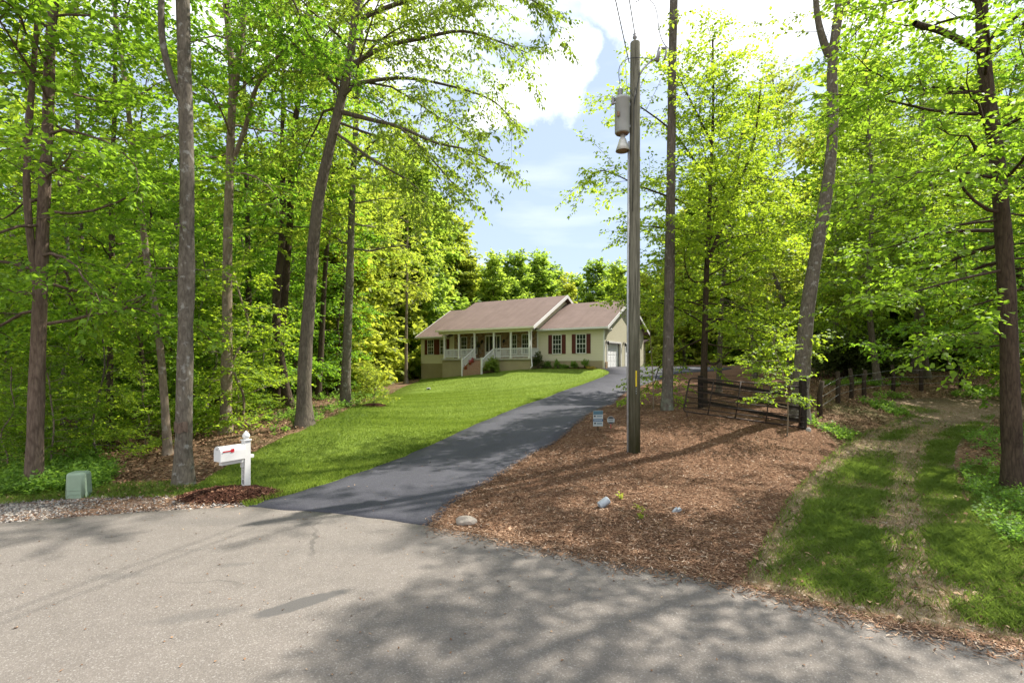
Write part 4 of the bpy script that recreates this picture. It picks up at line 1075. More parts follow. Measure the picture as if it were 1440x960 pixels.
bush('yellow_bush', 'yellow green bush at the right flank of the dark evergreen one', 'bush', (x, y, hz(x, y)), 1.0, 2.0, 60, .14, M['leaf_yellow'], 502, dens=6)
#--PART3--
# ------------------------------------------------------------------ house (u right along the front, v back, w up)
TH = R(32)
HO = np.array([7.403, 41.0, 2.158])
HU = np.array([math.cos(TH), -math.sin(TH), 0]); HV = np.array([math.sin(TH), math.cos(TH), 0])
def hw(u, v, w=0.0): return HO + HU * u + HV * v + UP * w
def hground(u, v):
    p = hw(u, v); return hz(p[0], p[1])
house = empty('house', HO, -TH)
tag(house, 'beige single storey house with pinkish brown roof and white porch', 'house')
def part(mb, name, mat, parent=None, label=None):
    o = mb.build(name, M[mat], parent or house)
    if label: o['label'] = label
    return o
S = .15
# garage wing
part(MB().box((-6.05, 0, .62), (-S, S, 3.3)), 'siding_wall', 'siding')
g = MB().box((-S, 0, .0), (0, .6, 3.36)).box((-S, .6, 2.1), (0, 3.7, 3.36)).box((-S, 3.7, 0), (0, 4.9, 3.36)).box((-S, 4.9, 2.1), (0, 8.0, 3.36)).box((-S, 8.0, 0), (0, 10, 3.36))
g.prism([(0, 3.363), (5, 5.86), (10, 3.363)], 0, -S, 0)
part(g, 'gable_wall', 'siding')
part(MB().box((-6.05, .02, -1.2), (-S - .003, S, .617)), 'foundation', 'foundation')
part(MB().box((-6.2, S, -.5), (-6.05, 10, 3.3)).box((-6.05, 9.85, -.5), (-S, 10, 3.3)), 'rear_wall', 'siding')
def roof(u0, u1, e0, we, rv, rw, e1, th, name='roof'):
    part(MB().prism([(e0, we), (rv, rw), (e1, we), (e1, we - th), (rv, rw - th), (e0, we - th)], 0, u0, u1), name, 'roof')
def rake(u0, u1, e0, we, rv, rw, e1, hgt):
    part(MB().prism([(e0 - .01, we + .03), (rv, rw + .03), (e1 + .01, we + .03), (e1 + .01, we - hgt), (rv, rw - hgt), (e0 - .01, we - hgt)], 0, u0, u1), 'rake_board', 'white')
roof(-6.3, .45, -.4, 3.34, 5, 6.02, 10.4, .14); rake(.452, .49, -.4, 3.34, 5, 6.02, 10.4, .22)
part(MB().box((-6.0, -.52, 3.19), (.49, -.415, 3.33)).box((-6.0, -.41, 3.14), (.44, -.003, 3.17)), 'gutter', 'white')
part(MB().box((-.1, -.014, .62), (.014, -.002, 3.2)).box((.002, -.014, .0), (.014, .1, 3.3)), 'corner_board', 'white')
part(MB().box((-6.17, -.03, .0), (-6.053, .12, 3.1)), 'corner_board', 'white')
part(MB().box((.003, .1, -.1), (.07, .56, .55), bev=.02), 'stone_skirt', 'fieldstone')
for v0 in (.6, 4.9):
    d = part(MB().box((-.30, v0 - .05, -.02), (-.22, v0 + 3.15, 2.15)), 'garage_door', 'garagedoor')
    p = MB()
    for r in range(4):
        for c in range(5):
            p.box((-.22, v0 + .08 + c * .605, .06 + r * .525), (-.205, v0 + .60 + c * .605, .50 + r * .525), bev=.006)
    part(p, 'door_panel', 'garagedoor', d)
    part(MB().box((.003, v0 - .14, 0), (.03, v0, 2.24)).box((.003, v0 + 3.1, 0), (.03, v0 + 3.24, 2.24)).box((.003, v0, 2.1), (.03, v0 + 3.1, 2.24)), 'door_trim', 'white', d)
def lantern(M4, parent=None):
    b = MB().box((-.05, 0, .05), (.05, .03, .3), M4).tube([(0, .02, .26), (0, .14, .33), (0, .17, .28)], .012, 6, M=M4)
    b.lathe([(.01, -.06), (.07, -.03), (.085, .16), (.1, .17), (.03, .25), (.01, .28)], 6, M4 @ Matrix.Translation((0, .17, 0)))
    return part(b, 'wall_lantern', 'black')
for v, w in ((.28, 1.95), (4.3, 1.95)): lantern(Matrix.Translation((.03, v, w)) @ Matrix.Rotation(R(-90), 4, 'Z'))
for u, w in ((-12.15, 2.3), (-9.75, 2.3)): lantern(Matrix.Translation((u, .30, w)) @ Matrix.Rotation(R(180), 4, 'Z'))
part(MB().box((.0, .62, 3.1), (.06, .78, 3.26)).lathe([(.02, 0), (.1, .06), (.12, .2), (.11, .21)], 12, Matrix.Translation((.08, .62, 3.2)) @ Matrix.Rotation(R(115), 4, 'Y') @ Matrix.Rotation(.5, 4, 'X')).lathe([(.02, 0), (.1, .06), (.12, .2), (.11, .21)], 12, Matrix.Translation((.08, .82, 3.2)) @ Matrix.Rotation(R(115), 4, 'Y')), 'floodlight', 'whitevinyl')
part(MB().lathe([(.28, 0), (.28, .04), (.2, .04), (.18, .02)], 8, Matrix.Translation((.002, 5, 4.9)) @ Matrix.Rotation(R(90), 4, 'Y')), 'gable_vent', 'cream')
# main block
part(MB().box((-19.76, .3, .41), (-15.56, .45, 3.05)).box((-19.76, .45, .41), (-19.61, 10.4, 3.0)).prism([(.45, 3.0), (5.4, 5.95), (10.4, 3.0)], 0, -19.76, -19.61), 'siding_wall', 'siding')
part(MB().box((-19.74, .32, -2.4), (-15.36, .45, .407)).box((-19.74, .45, -2.4), (-19.62, 10.4, .407)), 'foundation', 'foundation')
part(MB().box((-15.557, .3, .75), (-6.053, .45, 3.3)), 'stone_wall', 'fieldstone')
part(MB().box((-15.62, .27, .87), (-15.50, .298, 3.2)), 'corner_board', 'cream')
part(MB().prism([(-1.7, 3.42), (4.4, 6.5), (10.3, 3.42)], 0, -6.0, -5.85), 'gable_wall', 'siding')
part(MB().box((-19.6, 10.25, -2), (-6.2, 10.4, 3.0)), 'rear_wall', 'siding')
roof(-15.9, -5.4, -1.95, 3.5, 4.4, 6.74, 10.7, .15); rake(-5.398, -5.35, -1.95, 3.5, 4.4, 6.74, 10.7, .26); roof(-15.95, -15.903, -1.96, 3.51, 4.4, 6.75, 10.71, .2)
roof(-20.05, -15.96, -.2, 3.06, 5.4, 6.2, 11.0, .14); rake(-20.09, -20.052, -.2, 3.06, 5.4, 6.2, 11, .16)
part(MB().box((-20.05, -.32, 2.92), (-15.96, -.212, 3.05)).box((-20, -.2, 2.88), (-15.96, .297, 2.91)), 'gutter', 'white')
part(MB().box((-15.9, -2.07, 3.34), (-5.36, -1.962, 3.49)), 'gutter', 'cream')
part(MB().box((-15.75, -1.72, 3.1), (-5.75, -1.5, 3.37)).box((-15.75, -1.94, 3.30), (-5.5, -1.723, 3.335)), 'porch_beam', 'cream')
part(MB().box((-15.7, -1.49, 3.24), (-6.1, .297, 3.28)), 'porch_ceiling', 'cream')
part(MB().box((-15.35, -1.66, -2.0), (-5.85, .29, .715)), 'porch_foundation', 'foundation')
part(MB().box((-15.42, -1.78, .72), (-5.76, .297, .87), bev=.015), 'porch_floor', 'porch')
PU = [-15.15, -13.44, -11.67, -9.6, -7.84, -6.01]
for u in PU:
    part(MB().box((u - .065, -1.665, .872), (u + .065, -1.535, 3.1)).box((u - .085, -1.685, .873), (u + .085, -1.515, 1.0)).box((u - .085, -1.685, 2.98), (u + .085, -1.515, 3.097)), 'porch_post', 'white')
def railing(a, b, name='railing'):
    a = np.array(a, float); b = np.array(b, float); Ln = np.linalg.norm(b - a)
    ang = math.atan2(b[1] - a[1], b[0] - a[0]); sl = (b[2] - a[2]) / max(1e-6, np.hypot(*(b - a)[:2]))
    Lh = np.hypot(*(b - a)[:2])
    T = Matrix.Translation(Vector(a)) @ Matrix.Rotation(ang, 4, 'Z')
    Sh = Matrix.Identity(4); Sh[2][0] = sl
    m = MB().box((0, -.035, .78), (Lh, .035, .85), T @ Sh).box((0, -.025, .1), (Lh, .025, .16), T @ Sh)
    n = int(Lh / .115)
    for i in range(1, n): m.box((i * Lh / n - .018, -.018, .16), (i * Lh / n + .018, .018, .78), T @ Sh)
    part(m, name, 'whitevinyl')
for i, j in ((0, 1), (1, 2), (3, 4), (4, 5)): railing((PU[i] + .07, -1.6, .872), (PU[j] - .07, -1.6, .872))
railing((-6.01, -1.53, .872), (-6.01, 0.1, .872)); railing((-15.15, -1.53, .872), (-15.15, .28, .872))
st = MB()
for k in range(5): st.box((-11.6, -1.79 - .33 * (k + 1), -1.0), (-9.68, -1.79 - .33 * k, .87 - .2 * (k + 1)), bev=.01)
part(st, 'steps', 'brick')
for u in (-11.67, -9.6):
    railing((u, -1.67, .88), (u, -3.4, -.10), 'stair_railing')
    part(MB().box((u - .06, -3.5, -.7), (u + .06, -3.38, .86)).box((u - .08, -3.52, .862), (u + .08, -3.36, .9)), 'newel_post', 'white')
def window(u0, u1, w0, w1, v, shut=None, cols=3):
    m = MB(); f = .06
    m.box((u0 - f, v - .05, w0 - f), (u0, v - .003, w1 + f)).box((u1, v - .05, w0 - f), (u1 + f, v - .003, w1 + f)).box((u0, v - .05, w1), (u1, v - .003, w1 + f)).box((u0 - .02, v - .06, w0 - f), (u1 + .02, v - .003, w0))
    mid = (w0 + w1) / 2
    m.box((u0, v - .035, mid - .025), (u1, v - .015, mid + .025))
    for c in range(1, cols): m.box((u0 + (u1 - u0) * c / cols - .011, v - .03, w0), (u0 + (u1 - u0) * c / cols + .011, v - .014, w1))
    for r in (.25, .75): m.box((u0, v - .029, w0 + (w1 - w0) * r - .011), (u1, v - .0135, w0 + (w1 - w0) * r + .011))
    o = part(m, 'window', 'white')
    part(MB().box((u0, v - .012, w0), (u1, v - .004, w1)), 'pane', 'glass', o)
    for s in (shut or ()):
        x = s
        k = MB().box((x, v - .045, w0 - .04), (x + .36, v - .003, w1 + .04))
        for r in range(14): k.box((x + .05, v - .052, w0 + .02 + r * (w1 - w0) / 14), (x + .31, v - .044, w0 + .06 + r * (w1 - w0) / 14))
        part(k, 'shutter', 'shutter')
window(-4.62, -3.86, 1.26, 2.78, 0, (-5.06, -3.79)); window(-2.42, -1.62, 1.27, 2.78, 0, (-2.86, -1.55))
window(-18.80, -18.10, 1.33, 2.75, .3, (-19.24, -18.03)); window(-17.22, -16.52, 1.33, 2.75, .3, (-17.66, -16.45))
window(-14.62, -14.0, 1.3, 2.9, .3); window(-13.42, -12.8, 1.3, 2.9, .3)
window(-9.08, -8.45, 1.3, 2.95, .3); window(-7.83, -7.2, 1.3, 2.95, .3)
dr_ = part(MB().box((-11.85, .24, .872), (-11.75, .297, 3.02)).box((-10.2, .24, .872), (-10.1, .297, 3.02)).box((-11.75, .24, 2.92), (-10.2, .297, 3.02)).box((-11.42, .25, .872), (-11.34, .296, 2.92)).box((-10.62, .25, .872), (-10.54, .296, 2.92)).box((-11.75, .26, .872), (-11.42, .296, 1.5)).box((-10.54, .26, .872), (-10.2, .296, 1.5)), 'door_surround', 'white')
part(MB().box((-11.34, .265, .88), (-10.62, .296, 2.92)).box((-11.26, .255, 1.1), (-10.70, .266, 1.7), bev=.01), 'door', 'door', dr_)
part(MB().box((-11.2, .25, 1.85), (-10.76, .264, 2.75)), 'door_glass', 'glass', dr_)
part(MB().box((-11.70, .28, 1.55), (-11.47, .295, 2.85)), 'sidelight', 'glass', dr_); part(MB().box((-10.49, .28, 1.55), (-10.26, .295, 2.85)), 'sidelight', 'glass', dr_)
part(MB().tube([(-10.7, .25, 1.75), (-10.7, .2, 1.75), (-10.7, .2, 1.95), (-10.7, .25, 1.95)], .012, 6), 'door_handle', 'galv', dr_)
part(MB().tube([(-5.72, -1.85, 3.3), (-5.72, -1.78, 3.0), (-5.72, -1.78, .8), (-5.55, -1.95, .2), (-5.5, -2.3, .06)], .04, 8), 'downspout', 'white')
# flower pots on the steps
for k, dz in enumerate((0, 1, 2)):
    u, v, w = -11.42, -1.79 - .33 * (4 - 1.5 * k) + .1, .87 - .2 * (5 - 1.5 * k) + (.1 if k == 1 else 0)
    kk = int(round(4 - 1.5 * k)); v = -1.79 - .33 * kk - .17; w = .87 - .2 * (kk + 1)
    p = hw(u, v, w); o = empty('flower_pot', p)
    tag(o, ['terracotta flower pot on the lowest porch step', 'terracotta flower pot on the middle of the porch steps', 'terracotta flower pot on the top porch step'][k], 'flower pot', 'flower pots on the porch steps')
    MB().lathe([(.09, 0), (.13, .2), (.145, .2), (.145, .25), (.12, .25), (.1, .2)], 14).build('pot', M['terracotta'], o)
    rr = np.random.default_rng(600 + k); V, Fq = leaves(np.zeros((26, 3)) + [0, 0, .22], np.stack([unit(rr.normal(0, .6, 3) + UP) for _ in range(26)]), np.full(26, .2), rr, .07, .05, 5, 0, .8)
    link('flowers', arr_mesh('flowers', V, Fq), M['signred'] if k else M['terracotta'], o)
p = hw(-12.0, -.6, .873); o = empty('plant_stand', p); tag(o, 'tall black plant stand on the porch left of the front door', 'plant stand')
MB().lathe([(.2, 0), (.2, .03), (.03, .06), (.025, 1.0), (.16, 1.04), (.18, 1.25), (.15, 1.25)], 12).build('stand', M['black'], o)
rr = np.random.default_rng(610); V, Fq = leaves(np.zeros((40, 3)) + [0, 0, 1.2], np.stack([unit(rr.normal(0, .7, 3) + UP * .5) for _ in range(40)]), np.full(40, .3), rr, .1, .06, 5, .2, .8)
link('plant', arr_mesh('plant', V, Fq), M['leaf_dark'], o)
# planting along the foundation
p = hw(-9.0, -2.75); bush('shrub', 'round yellow green shrub beside the porch steps', 'shrub', (p[0], p[1], hz(p[0], p[1])), .62, 1.35, 60, .09, M['leaf_shrub'], 620, dens=6)
p = hw(-5.45, -1.1); bush('shrub', 'dark upright shrub at the porch corner by the downspout', 'shrub', (p[0], p[1], hz(p[0], p[1])), .45, 1.5, 34, .09, M['leaf_dark'], 621, dens=5)
for i, (px, h, lb) in enumerate([(770, .68, 'small green shrub under the left shutter of the left garage window'), (784, .72, 'small green shrub under the right side of the left garage window'), (794, .35, 'tiny shrub between the pairs of larger garage shrubs'), (807, .62, 'small green shrub under the left shutter of the right garage window'), (823, .78, 'small green shrub under the right garage window')]):
    a = np.array([(px - 720) / F, 1.0]); A = np.column_stack([HU[:2], -a]); s_, t_ = np.linalg.solve(A, -(HO[:2] + HV[:2] * -.55)); p = hw(s_, -.55)
    bush('shrub', lb, 'shrub', (p[0], p[1], hz(p[0], p[1])), .32, h, 26, .07, M['leaf_under'], 630 + i, 'shrubs along the garage foundation', dens=4)
p = hw(-.95, -.6); bush('yellow_plant', 'low spreading golden plant at the garage corner', 'plant', (p[0], p[1], hz(p[0], p[1])), .38, .2, 26, .05, M['gold'], 640, dens=5)
bv = []
for i in range(25):
    for s_, vv in ((0, -.02), (1, -1.0)):
        p = hw(-6.0 + 5.4 * i / 24, vv + (.08 * math.sin(i * 1.3) if s_ else 0)); bv.append((p[0], p[1], hz(p[0], p[1]) + .075 - .05 * s_))
o = link('planting_bed', arr_mesh('planting_bed', np.array(bv), np.array([(2 * i, 2 * i + 1, 2 * i + 3, 2 * i + 2) for i in range(24)])), M['darkmulch']); o['kind'] = 'structure'
# low outbuilding beyond the garage
ax, ay = 13.55, 57.0; az = hz(ax, ay)
o = empty('outbuilding', (ax, ay, az), -TH); tag(o, 'low cream outbuilding showing between the utility pole and the branchless tree', 'shed')
MB().box((-3.2, 0, -.3), (0, 4.2, 2.2)).prism([(0, 2.2), (4.2, 2.2), (4.2, 3.0)], 0, -3.2, 0).build('wall', M['siding'], o)
MB().prism([(-.4, 2.12), (4.6, 3.1), (4.6, 3.22), (-.4, 2.24)], 0, -3.5, .35).build('roof', M['roof'], o)
MB().box((-3.5, -.5, 2.08), (.35, -.405, 2.25)).box((.352, -.4, 2.12), (.39, 1.5, 2.4)).build('fascia', M['white'], o)
w_ = MB().box((.003, 1.0, .9), (.05, 1.08, 2.0)).box((.003, 1.72, .9), (.05, 1.8, 2.0)).box((.003, 1.08, 1.92), (.05, 1.72, 2.0)).box((.003, 1.08, .9), (.05, 1.72, .98)).build('window', M['white'], o)
MB().box((.004, 1.08, .98), (.02, 1.72, 1.92)).build('pane', M['glass'], w_)
MB().box((-.9, -.02, .7), (-.35, -.004, 1.9)).build('shutter', M['black'], o)
# small white box on the lawn
p = ground_at(602.5, 548); o = empty('lawn_box', (p[0], p[1], p[2]), .4); tag(o, 'small white and dark box lying alone on the lawn', 'box')
MB().box((-.14, -.1, 0), (.14, .1, .16), bev=.02).build('case', M['whitevinyl'], o); MB().box((-.1, -.105, .03), (.06, -.1, .13)).build('grille', M['black'], o)

# ------------------------------------------------------------------ mailbox
p = ground_at(346, 692); ang = math.atan2(-.86, -.51)
mbx = empty('mailbox', p, ang); tag(mbx, 'white mailbox with red flag on a white post beside the driveway', 'mailbox')
q0 = .0575
post = MB().box((-q0, -q0, -.2), (q0, q0, 1.0)).box((-.075, -.075, 1.0), (.075, .075, 1.03), bev=.008).lathe([(.045, 1.03), (.05, 1.05), (.068, 1.075), (.07, 1.10), (.05, 1.14), (.02, 1.175), (.006, 1.19)], 16)
post.build('post', M['white'], mbx)
MB().box((q0 + .002, -.045, .60), (.50, .045, .675), bev=.006).box((q0 + .002, -.03, .50), (.10, .03, .60), bev=.006).box((-.14, -.04, .66), (-q0 - .002, .04, .72), bev=.005).build('arm', M['white'], mbx)
def arch(w, h, n=12):
    pts = [(-w, 0), (w, 0), (w, h - w)]
    pts += [(w * math.cos(a), h - w + w * math.sin(a)) for a in np.linspace(0, math.pi, n)[1:-1]] + [(-w, h - w)]
    return pts
T = Matrix.Translation((0, 0, .68))
body = MB().prism(arch(.105, .275), 0, q0 + .01, .535, T).build('box', M['white'], mbx)
d = MB().prism(arch(.11, .282), 0, .538, .556, T).build('door', M['pedestal_lid'] if False else M['whitevinyl'], mbx)
MB().box((.557, -.02, .90), (.57, .02, .915)).build('door_handle', M['galv'], d)
MB().box((.36, .106, .855), (.50, .113, .875), Matrix.Translation((0, 0, 0))).box((.30, .106, .835), (.36, .113, .90)).lathe([(.012, 0), (.012, .012)], 8, Matrix.Translation((.50, .106, .865)) @ Matrix.Rotation(R(-90), 4, 'X')).build('flag', M['red'], mbx)
def text_mesh(name, txt, size, mat, parent, M4, ext=.002):
    cu = bpy.data.curves.new(name, 'FONT'); cu.body = txt; cu.size = size; cu.align_x = 'CENTER'; cu.align_y = 'CENTER'; cu.extrude = ext; cu.space_line = .78
    t = bpy.data.objects.new(name, cu); COL.objects.link(t)
    dg = bpy.context.evaluated_depsgraph_get(); me = bpy.data.meshes.new_from_object(t.evaluated_get(dg))
    bpy.data.objects.remove(t); bpy.data.curves.remove(cu)
    me.transform(M4); me.name = name
    me.materials.clear()
    return link(name, me, mat, parent)
FX = Matrix(((0, 0, 1, 0), (1, 0, 0, 0), (0, 1, 0, 0), (0, 0, 0, 1)))   # lettering that faces +x
text_mesh('house_number', '1\n1\n1\n0', .125, M['number'], mbx, Matrix.Translation((q0 + .003, 0, .355)) @ FX)
# dark mulch mound below it
mc = ground_at(325, 698)
mm = MB().lathe([(.95, -.03), (.8, .05), (.5, .12), (.2, .15), (0, .15)], 30, Matrix.Translation(Vector((mc[0], mc[1], mc[2]))) @ Matrix.Diagonal((1.0, .62, 1, 1)))
for v in mm.b.verts: v.co += Vector(np.random.default_rng(int(v.index) + 5).normal(0, .02, 3))
o = mm.build('mulch_mound', M['darkmulch']); tag(o, 'dark brown mulch mound round the mailbox post', 'mulch', kind='stuff')
n = 5200; rr = np.sqrt(rg.random(n)) * .97; aa = rg.random(n) * 6.28
q = np.stack([mc[0] + rr * np.cos(aa), mc[1] + .62 * rr * np.sin(aa)], 1)
zz = mc[2] + .155 * np.clip(1 - rr ** 2, 0, 1) + rg.random(n) * .025
tag(chips('mulch_chips', q, zz, rg, .06, .014, .5, M['darkchip']), 'dark reddish bark chips on the mound at the mailbox', 'mulch', kind='stuff')

# ------------------------------------------------------------------ utility pedestal
p = ground_at(111, 701); o = empty('utility_pedestal', p, R(12)); tag(o, 'pale green utility pedestal box at the gravel edge', 'utility box')
t = bmesh.new(); bmesh.ops.create_cube(t, size=1)
for v in t.verts:
    f = 1.0 if v.co.z < 0 else .9
    v.co = Vector((v.co.x * .335 * f, v.co.y * .32 * f, (v.co.z + .5) * .51))
bmesh.ops.bevel(t, geom=[e for e in t.edges if abs(e.verts[0].co.z - e.verts[1].co.z) > .2], offset=.07, segments=5, affect='EDGES', profile=.5)
bmesh.ops.bevel(t, geom=[e for e in t.edges if e.verts[0].co.z > .4 and e.verts[1].co.z > .4 and len([f for f in e.link_faces if f.normal.z > .7]) == 1], offset=.055, segments=4, affect='EDGES', profile=.5)
m_ = MB(); m_._merge(t); bo = m_.build('cover', M['pedestal'], o)
for f in bo.data.polygons: f.use_smooth = abs(f.normal.z) < .98 and abs(f.normal.x) < .97 and abs(f.normal.y) < .97
MB().box((-.19, -.18, -.06), (.19, .18, .022), bev=.012).build('base_flange', M['pedestal_lid'], o)
MB().box((-.11, -.164, .12), (.11, -.15, .125)).box((-.11, -.163, .19), (.11, -.149, .195)).box((-.025, -.167, .085), (.025, -.15, .105)).build('latch', M['pedestal'], o)

# ------------------------------------------------------------------ utility pole
PX = (891.5 - 720) / F * 12.5; PY = 12.5; PZ = hz(PX, PY)
def zrow(py, Y=12.5): return CZ - (py - HZ) / F * Y
o = empty('utility_pole', (PX, PY, PZ)); tag(o, 'weathered wooden utility pole with transformer, lamp and yellow marker', 'utility pole')
H = zrow(60) - PZ
MB().tube([(0, 0, -.3), (.0, 0, H * .3), (.015, 0, H * .6), (.03, 0, H - .02), (.03, 0, H)], [.152, .145, .132, .118, .108], 20).build('pole', M['pole'], o)
lz = lambda py: zrow(py) - PZ
MB().tube([(-.155, -.02, -.2), (-.155, -.02, lz(420)), (-.135, -.03, lz(200))], .027, 10).build('conduit', M['galv'], o)
tx, ty = -.30, -.06
tk = MB().lathe([(.0, lz(189.5)), (.165, lz(189.4)), (.178, lz(188.4)), (.178, lz(144)), (.192, lz(143.5)), (.192, lz(140.5)), (.12, lz(138)), (0, lz(137))], 28, Matrix.Translation((tx, ty, 0))).build('transformer', M['tank'], o)
MB().lathe([(0, lz(190.6)), (.15, lz(190.5)), (.158, lz(189.7))], 24, Matrix.Translation((tx, ty, 0))).build('tank_underside', M['rust'], tk)
b = [(.05, lz(138))]
for k in range(4): b += [(.062, lz(138) + .03 + k * .045), (.04, lz(138) + .05 + k * .045)]
MB().lathe(b + [(.02, lz(138) + .24), (0, lz(138) + .26)], 16, Matrix.Translation((tx - .05, ty, 0))).build('bushing', M['porcelain'], tk)
b = [(.03, 0)]
for k in range(4): b += [(.045, .02 + k * .045), (.028, .04 + k * .045)]
MB().lathe(b + [(.01, .22), (0, .23)], 12, Matrix.Translation((tx - .23, ty - .03, lz(150)))).build('arrester', M['porcelain'], tk)
MB().box((tx - .22, ty - .05, lz(148)), (tx - .14, ty + .0, lz(146))).box((tx + .12, -.05, lz(150)), (-.1, .05, lz(147))).box((tx + .12, -.05, lz(180)), (-.1, .05, lz(177))).build('bracket', M['galv'], tk)
MB().box((tx - .16, ty - .19, lz(170)), (tx - .1, ty - .14, lz(163)), bev=.01).build('lug', M['rust'], tk)
lp = MB().tube([(-.12, 0, lz(186)), (-.2, -.02, lz(190)), (-.27, -.05, lz(196))], .018, 8).build('lamp_arm', M['galv'], o)
lm_ = MB().lathe([(.0, lz(190)), (.05, lz(191)), (.055, lz(195.5)), (.085, lz(198)), (.115, lz(204)), (.172, lz(214)), (.162, lz(214.3)), (.105, lz(205)), (.0, lz(203))], 24, Matrix.Translation((-.29, -.06, 0))).build('lamp_head', M['lampshade'], o)
MB().lathe([(.0, lz(215.2)), (.10, lz(214.6)), (.14, lz(213)), (.10, lz(210))], 20, Matrix.Translation((-.29, -.06, 0))).build('lamp_lens', M['rust'], lm_)
arm = MB().tube([(.08, -.06, lz(112)), (.2, -.1, lz(100)), (.38, -.12, lz(90)), (.6, -.14, lz(84))], .022, 8).build('cutout_arm', M['galv'], o)
MB().tube([(.52, -.16, lz(92)), (.58, -.16, lz(74))], [.045, .045], 10).tube([(.70, -.16, lz(90)), (.76, -.16, lz(71))], .022, 8).box((.55, -.18, lz(75)), (.78, -.14, lz(72.5))).build('fuse_cutout', M['porcelain'], arm)
MB().lathe([(.035, H), (.02, H + .08), (.05, H + .10), (.055, H + .14), (.03, H + .16), (.045, H + .2), (.0, H + .24)], 14, Matrix.Translation((.02, 0, 0))).build('pin_insulator', M['porcelain'], o)
def curve(a, b, c, n=10):
    a, b, c = map(np.array, (a, b, c)); t = np.linspace(0, 1, n)[:, None]
    return a * (1 - t) ** 2 + 2 * b * t * (1 - t) + c * t * t
MB().tube(curve((tx - .05, ty, lz(119)), (tx - .2, -.05, lz(85)), (-.02, -.14, lz(86))), .008, 6).tube(curve((-.02, -.14, lz(86)), (.2, -.15, lz(86)), (.5, -.16, lz(91))), .008, 6).tube(curve((tx + .1, ty - .05, lz(140)), (tx + .12, -.1, lz(112)), (-.06, -.14, lz(140))), .008, 6) \
    .tube([(.0, -.15, lz(128)), (-.04, -.155, lz(150)), (-.06, -.16, lz(215)), (-.07, -.16, lz(300))], .008, 6).tube(curve((.12, -.08, lz(105)), (.06, -.14, lz(125)), (-.03, -.15, lz(150))), .01, 6) \
    .tube(curve((-.2, -1.0, H + .28), (.25, -1.0, H + .55), (.42, -.6, H + .1)), .008, 6).tube(curve((.42, -.6, H + .1), (.5, -.4, H - .15), (.74, -.16, lz(72))), .009, 6).build('jumper_wire', M['cable'], o)
MB().box((.0, -.158, lz(543)), (.035, -.148, lz(521))).build('marker', M['yellowtag'], o)
MB().box((.012, -.155, lz(546.5)), (.026, -.147, lz(545.5))).box((.010, -.155, lz(549.8)), (.026, -.147, lz(548.6))).box((.014, -.155, lz(553)), (.03, -.147, lz(552))).build('staple', M['signwhite'], o)
for lb, a, b in (('upper overhead wire running from the pole top out over the road', (PX + .02, PY, PZ + H + .22), (-9.8, -25, 10.9)), ('lower overhead wire running from the pole side out over the road', (PX - .14, PY - .1, zrow(92)), (-10.3, -25, 10.2))):
    a = np.array(a); b = np.array(b); t = np.linspace(0, 1, 24)[:, None]
    P = a * (1 - t) + b * t - UP * (4 * t * (1 - t)) * .35
    w_ = MB().tube(P, .011, 6).build('overhead_wire', M['cable']); tag(w_, lb, 'wire')

# ------------------------------------------------------------------ yard signs
p = ground_at(841, 607); Y = p[1]; sc = Y / F
o = empty('yard_sign', p, R(8)); tag(o, 'rectangular blue and white yard sign on a stake by the driveway', 'sign')
MB().box((-.012, .006, -.15), (.012, .016, .3)).build('stake', M['signred'] if False else M['fencepost'], o)
z1 = 8 * sc; z2 = 30 * sc; hw_ = 7.2 * sc
MB().box((-hw_, -.006, z1), (hw_, .006, z2), bev=.004).build('panel', M['signwhite'], o)
hh_ = (z2 - z1)
def strip(name, a, b, mat, x0=-hw_ * .96, x1=hw_ * .96): MB().box((x0, -.011, z1 + hh_ * a), (x1, -.0065, z1 + hh_ * b)).build(name, M[mat], o)
strip('header', .75, .985, 'signteal'); strip('band', .30, .47, 'signblue')
strip('mark', .60, .69, 'signdark', -hw_ * .85, -hw_ * .5); strip('mark', .14, .24, 'signdark', -hw_ * .8, -hw_ * .45)
m_ = MB()
for k in range(5): m_.box((-hw_ * .2 + k * hw_ * .2, -.0105, z1 + hh_ * .6), (-hw_ * .08 + k * hw_ * .2, -.0068, z1 + hh_ * .68)); m_.box((-hw_ * .2 + k * hw_ * .2, -.0105, z1 + hh_ * .12), (-hw_ * .08 + k * hw_ * .2, -.0068, z1 + hh_ * .22))
m_.build('lettering', M['signteal'], o)
m_ = MB()
for k in range(7): m_.box((-hw_ * .75 + k * hw_ * .22, -.0135, z1 + hh_ * .34), (-hw_ * .62 + k * hw_ * .22, -.0112, z1 + hh_ * .43))
m_.build('lettering', M['signwhite'], o)
p = ground_at(859, 604); sc = p[1] / F
o = empty('yard_sign', p, R(3)); tag(o, 'small octagonal yard sign with dark top and white middle, by the driveway', 'sign')
MB().box((-.01, .006, -.15), (.01, .016, .2)).build('stake', M['signred'], o)
rr_ = 5.6 * sc; zc = 13.5 * sc
oc8 = [(rr_ * math.cos(R(22.5 + 45 * k)), zc + rr_ * math.sin(R(22.5 + 45 * k))) for k in range(8)]
MB().prism(oc8, 1, -.006, .006).build('panel', M['signwhite'], o)
MB().prism([(-rr_ * .86, zc + rr_ * .35), (rr_ * .86, zc + rr_ * .35), (rr_ * .36, zc + rr_ * .86), (-rr_ * .36, zc + rr_ * .86)], 1, -.010, -.0065).prism([(-rr_ * .8, zc - rr_ * .45), (rr_ * .8, zc - rr_ * .45), (rr_ * .36, zc - rr_ * .86), (-rr_ * .36, zc - rr_ * .86)], 1, -.010, -.0065).build('band', M['signdark'], o)
m_ = MB()
for k in range(5): m_.box((-rr_ * .62 + k * rr_ * .26, -.0098, zc - rr_ * .14), (-rr_ * .46 + k * rr_ * .26, -.0068, zc + rr_ * .12))
m_.build('lettering', M['signdark'], o)

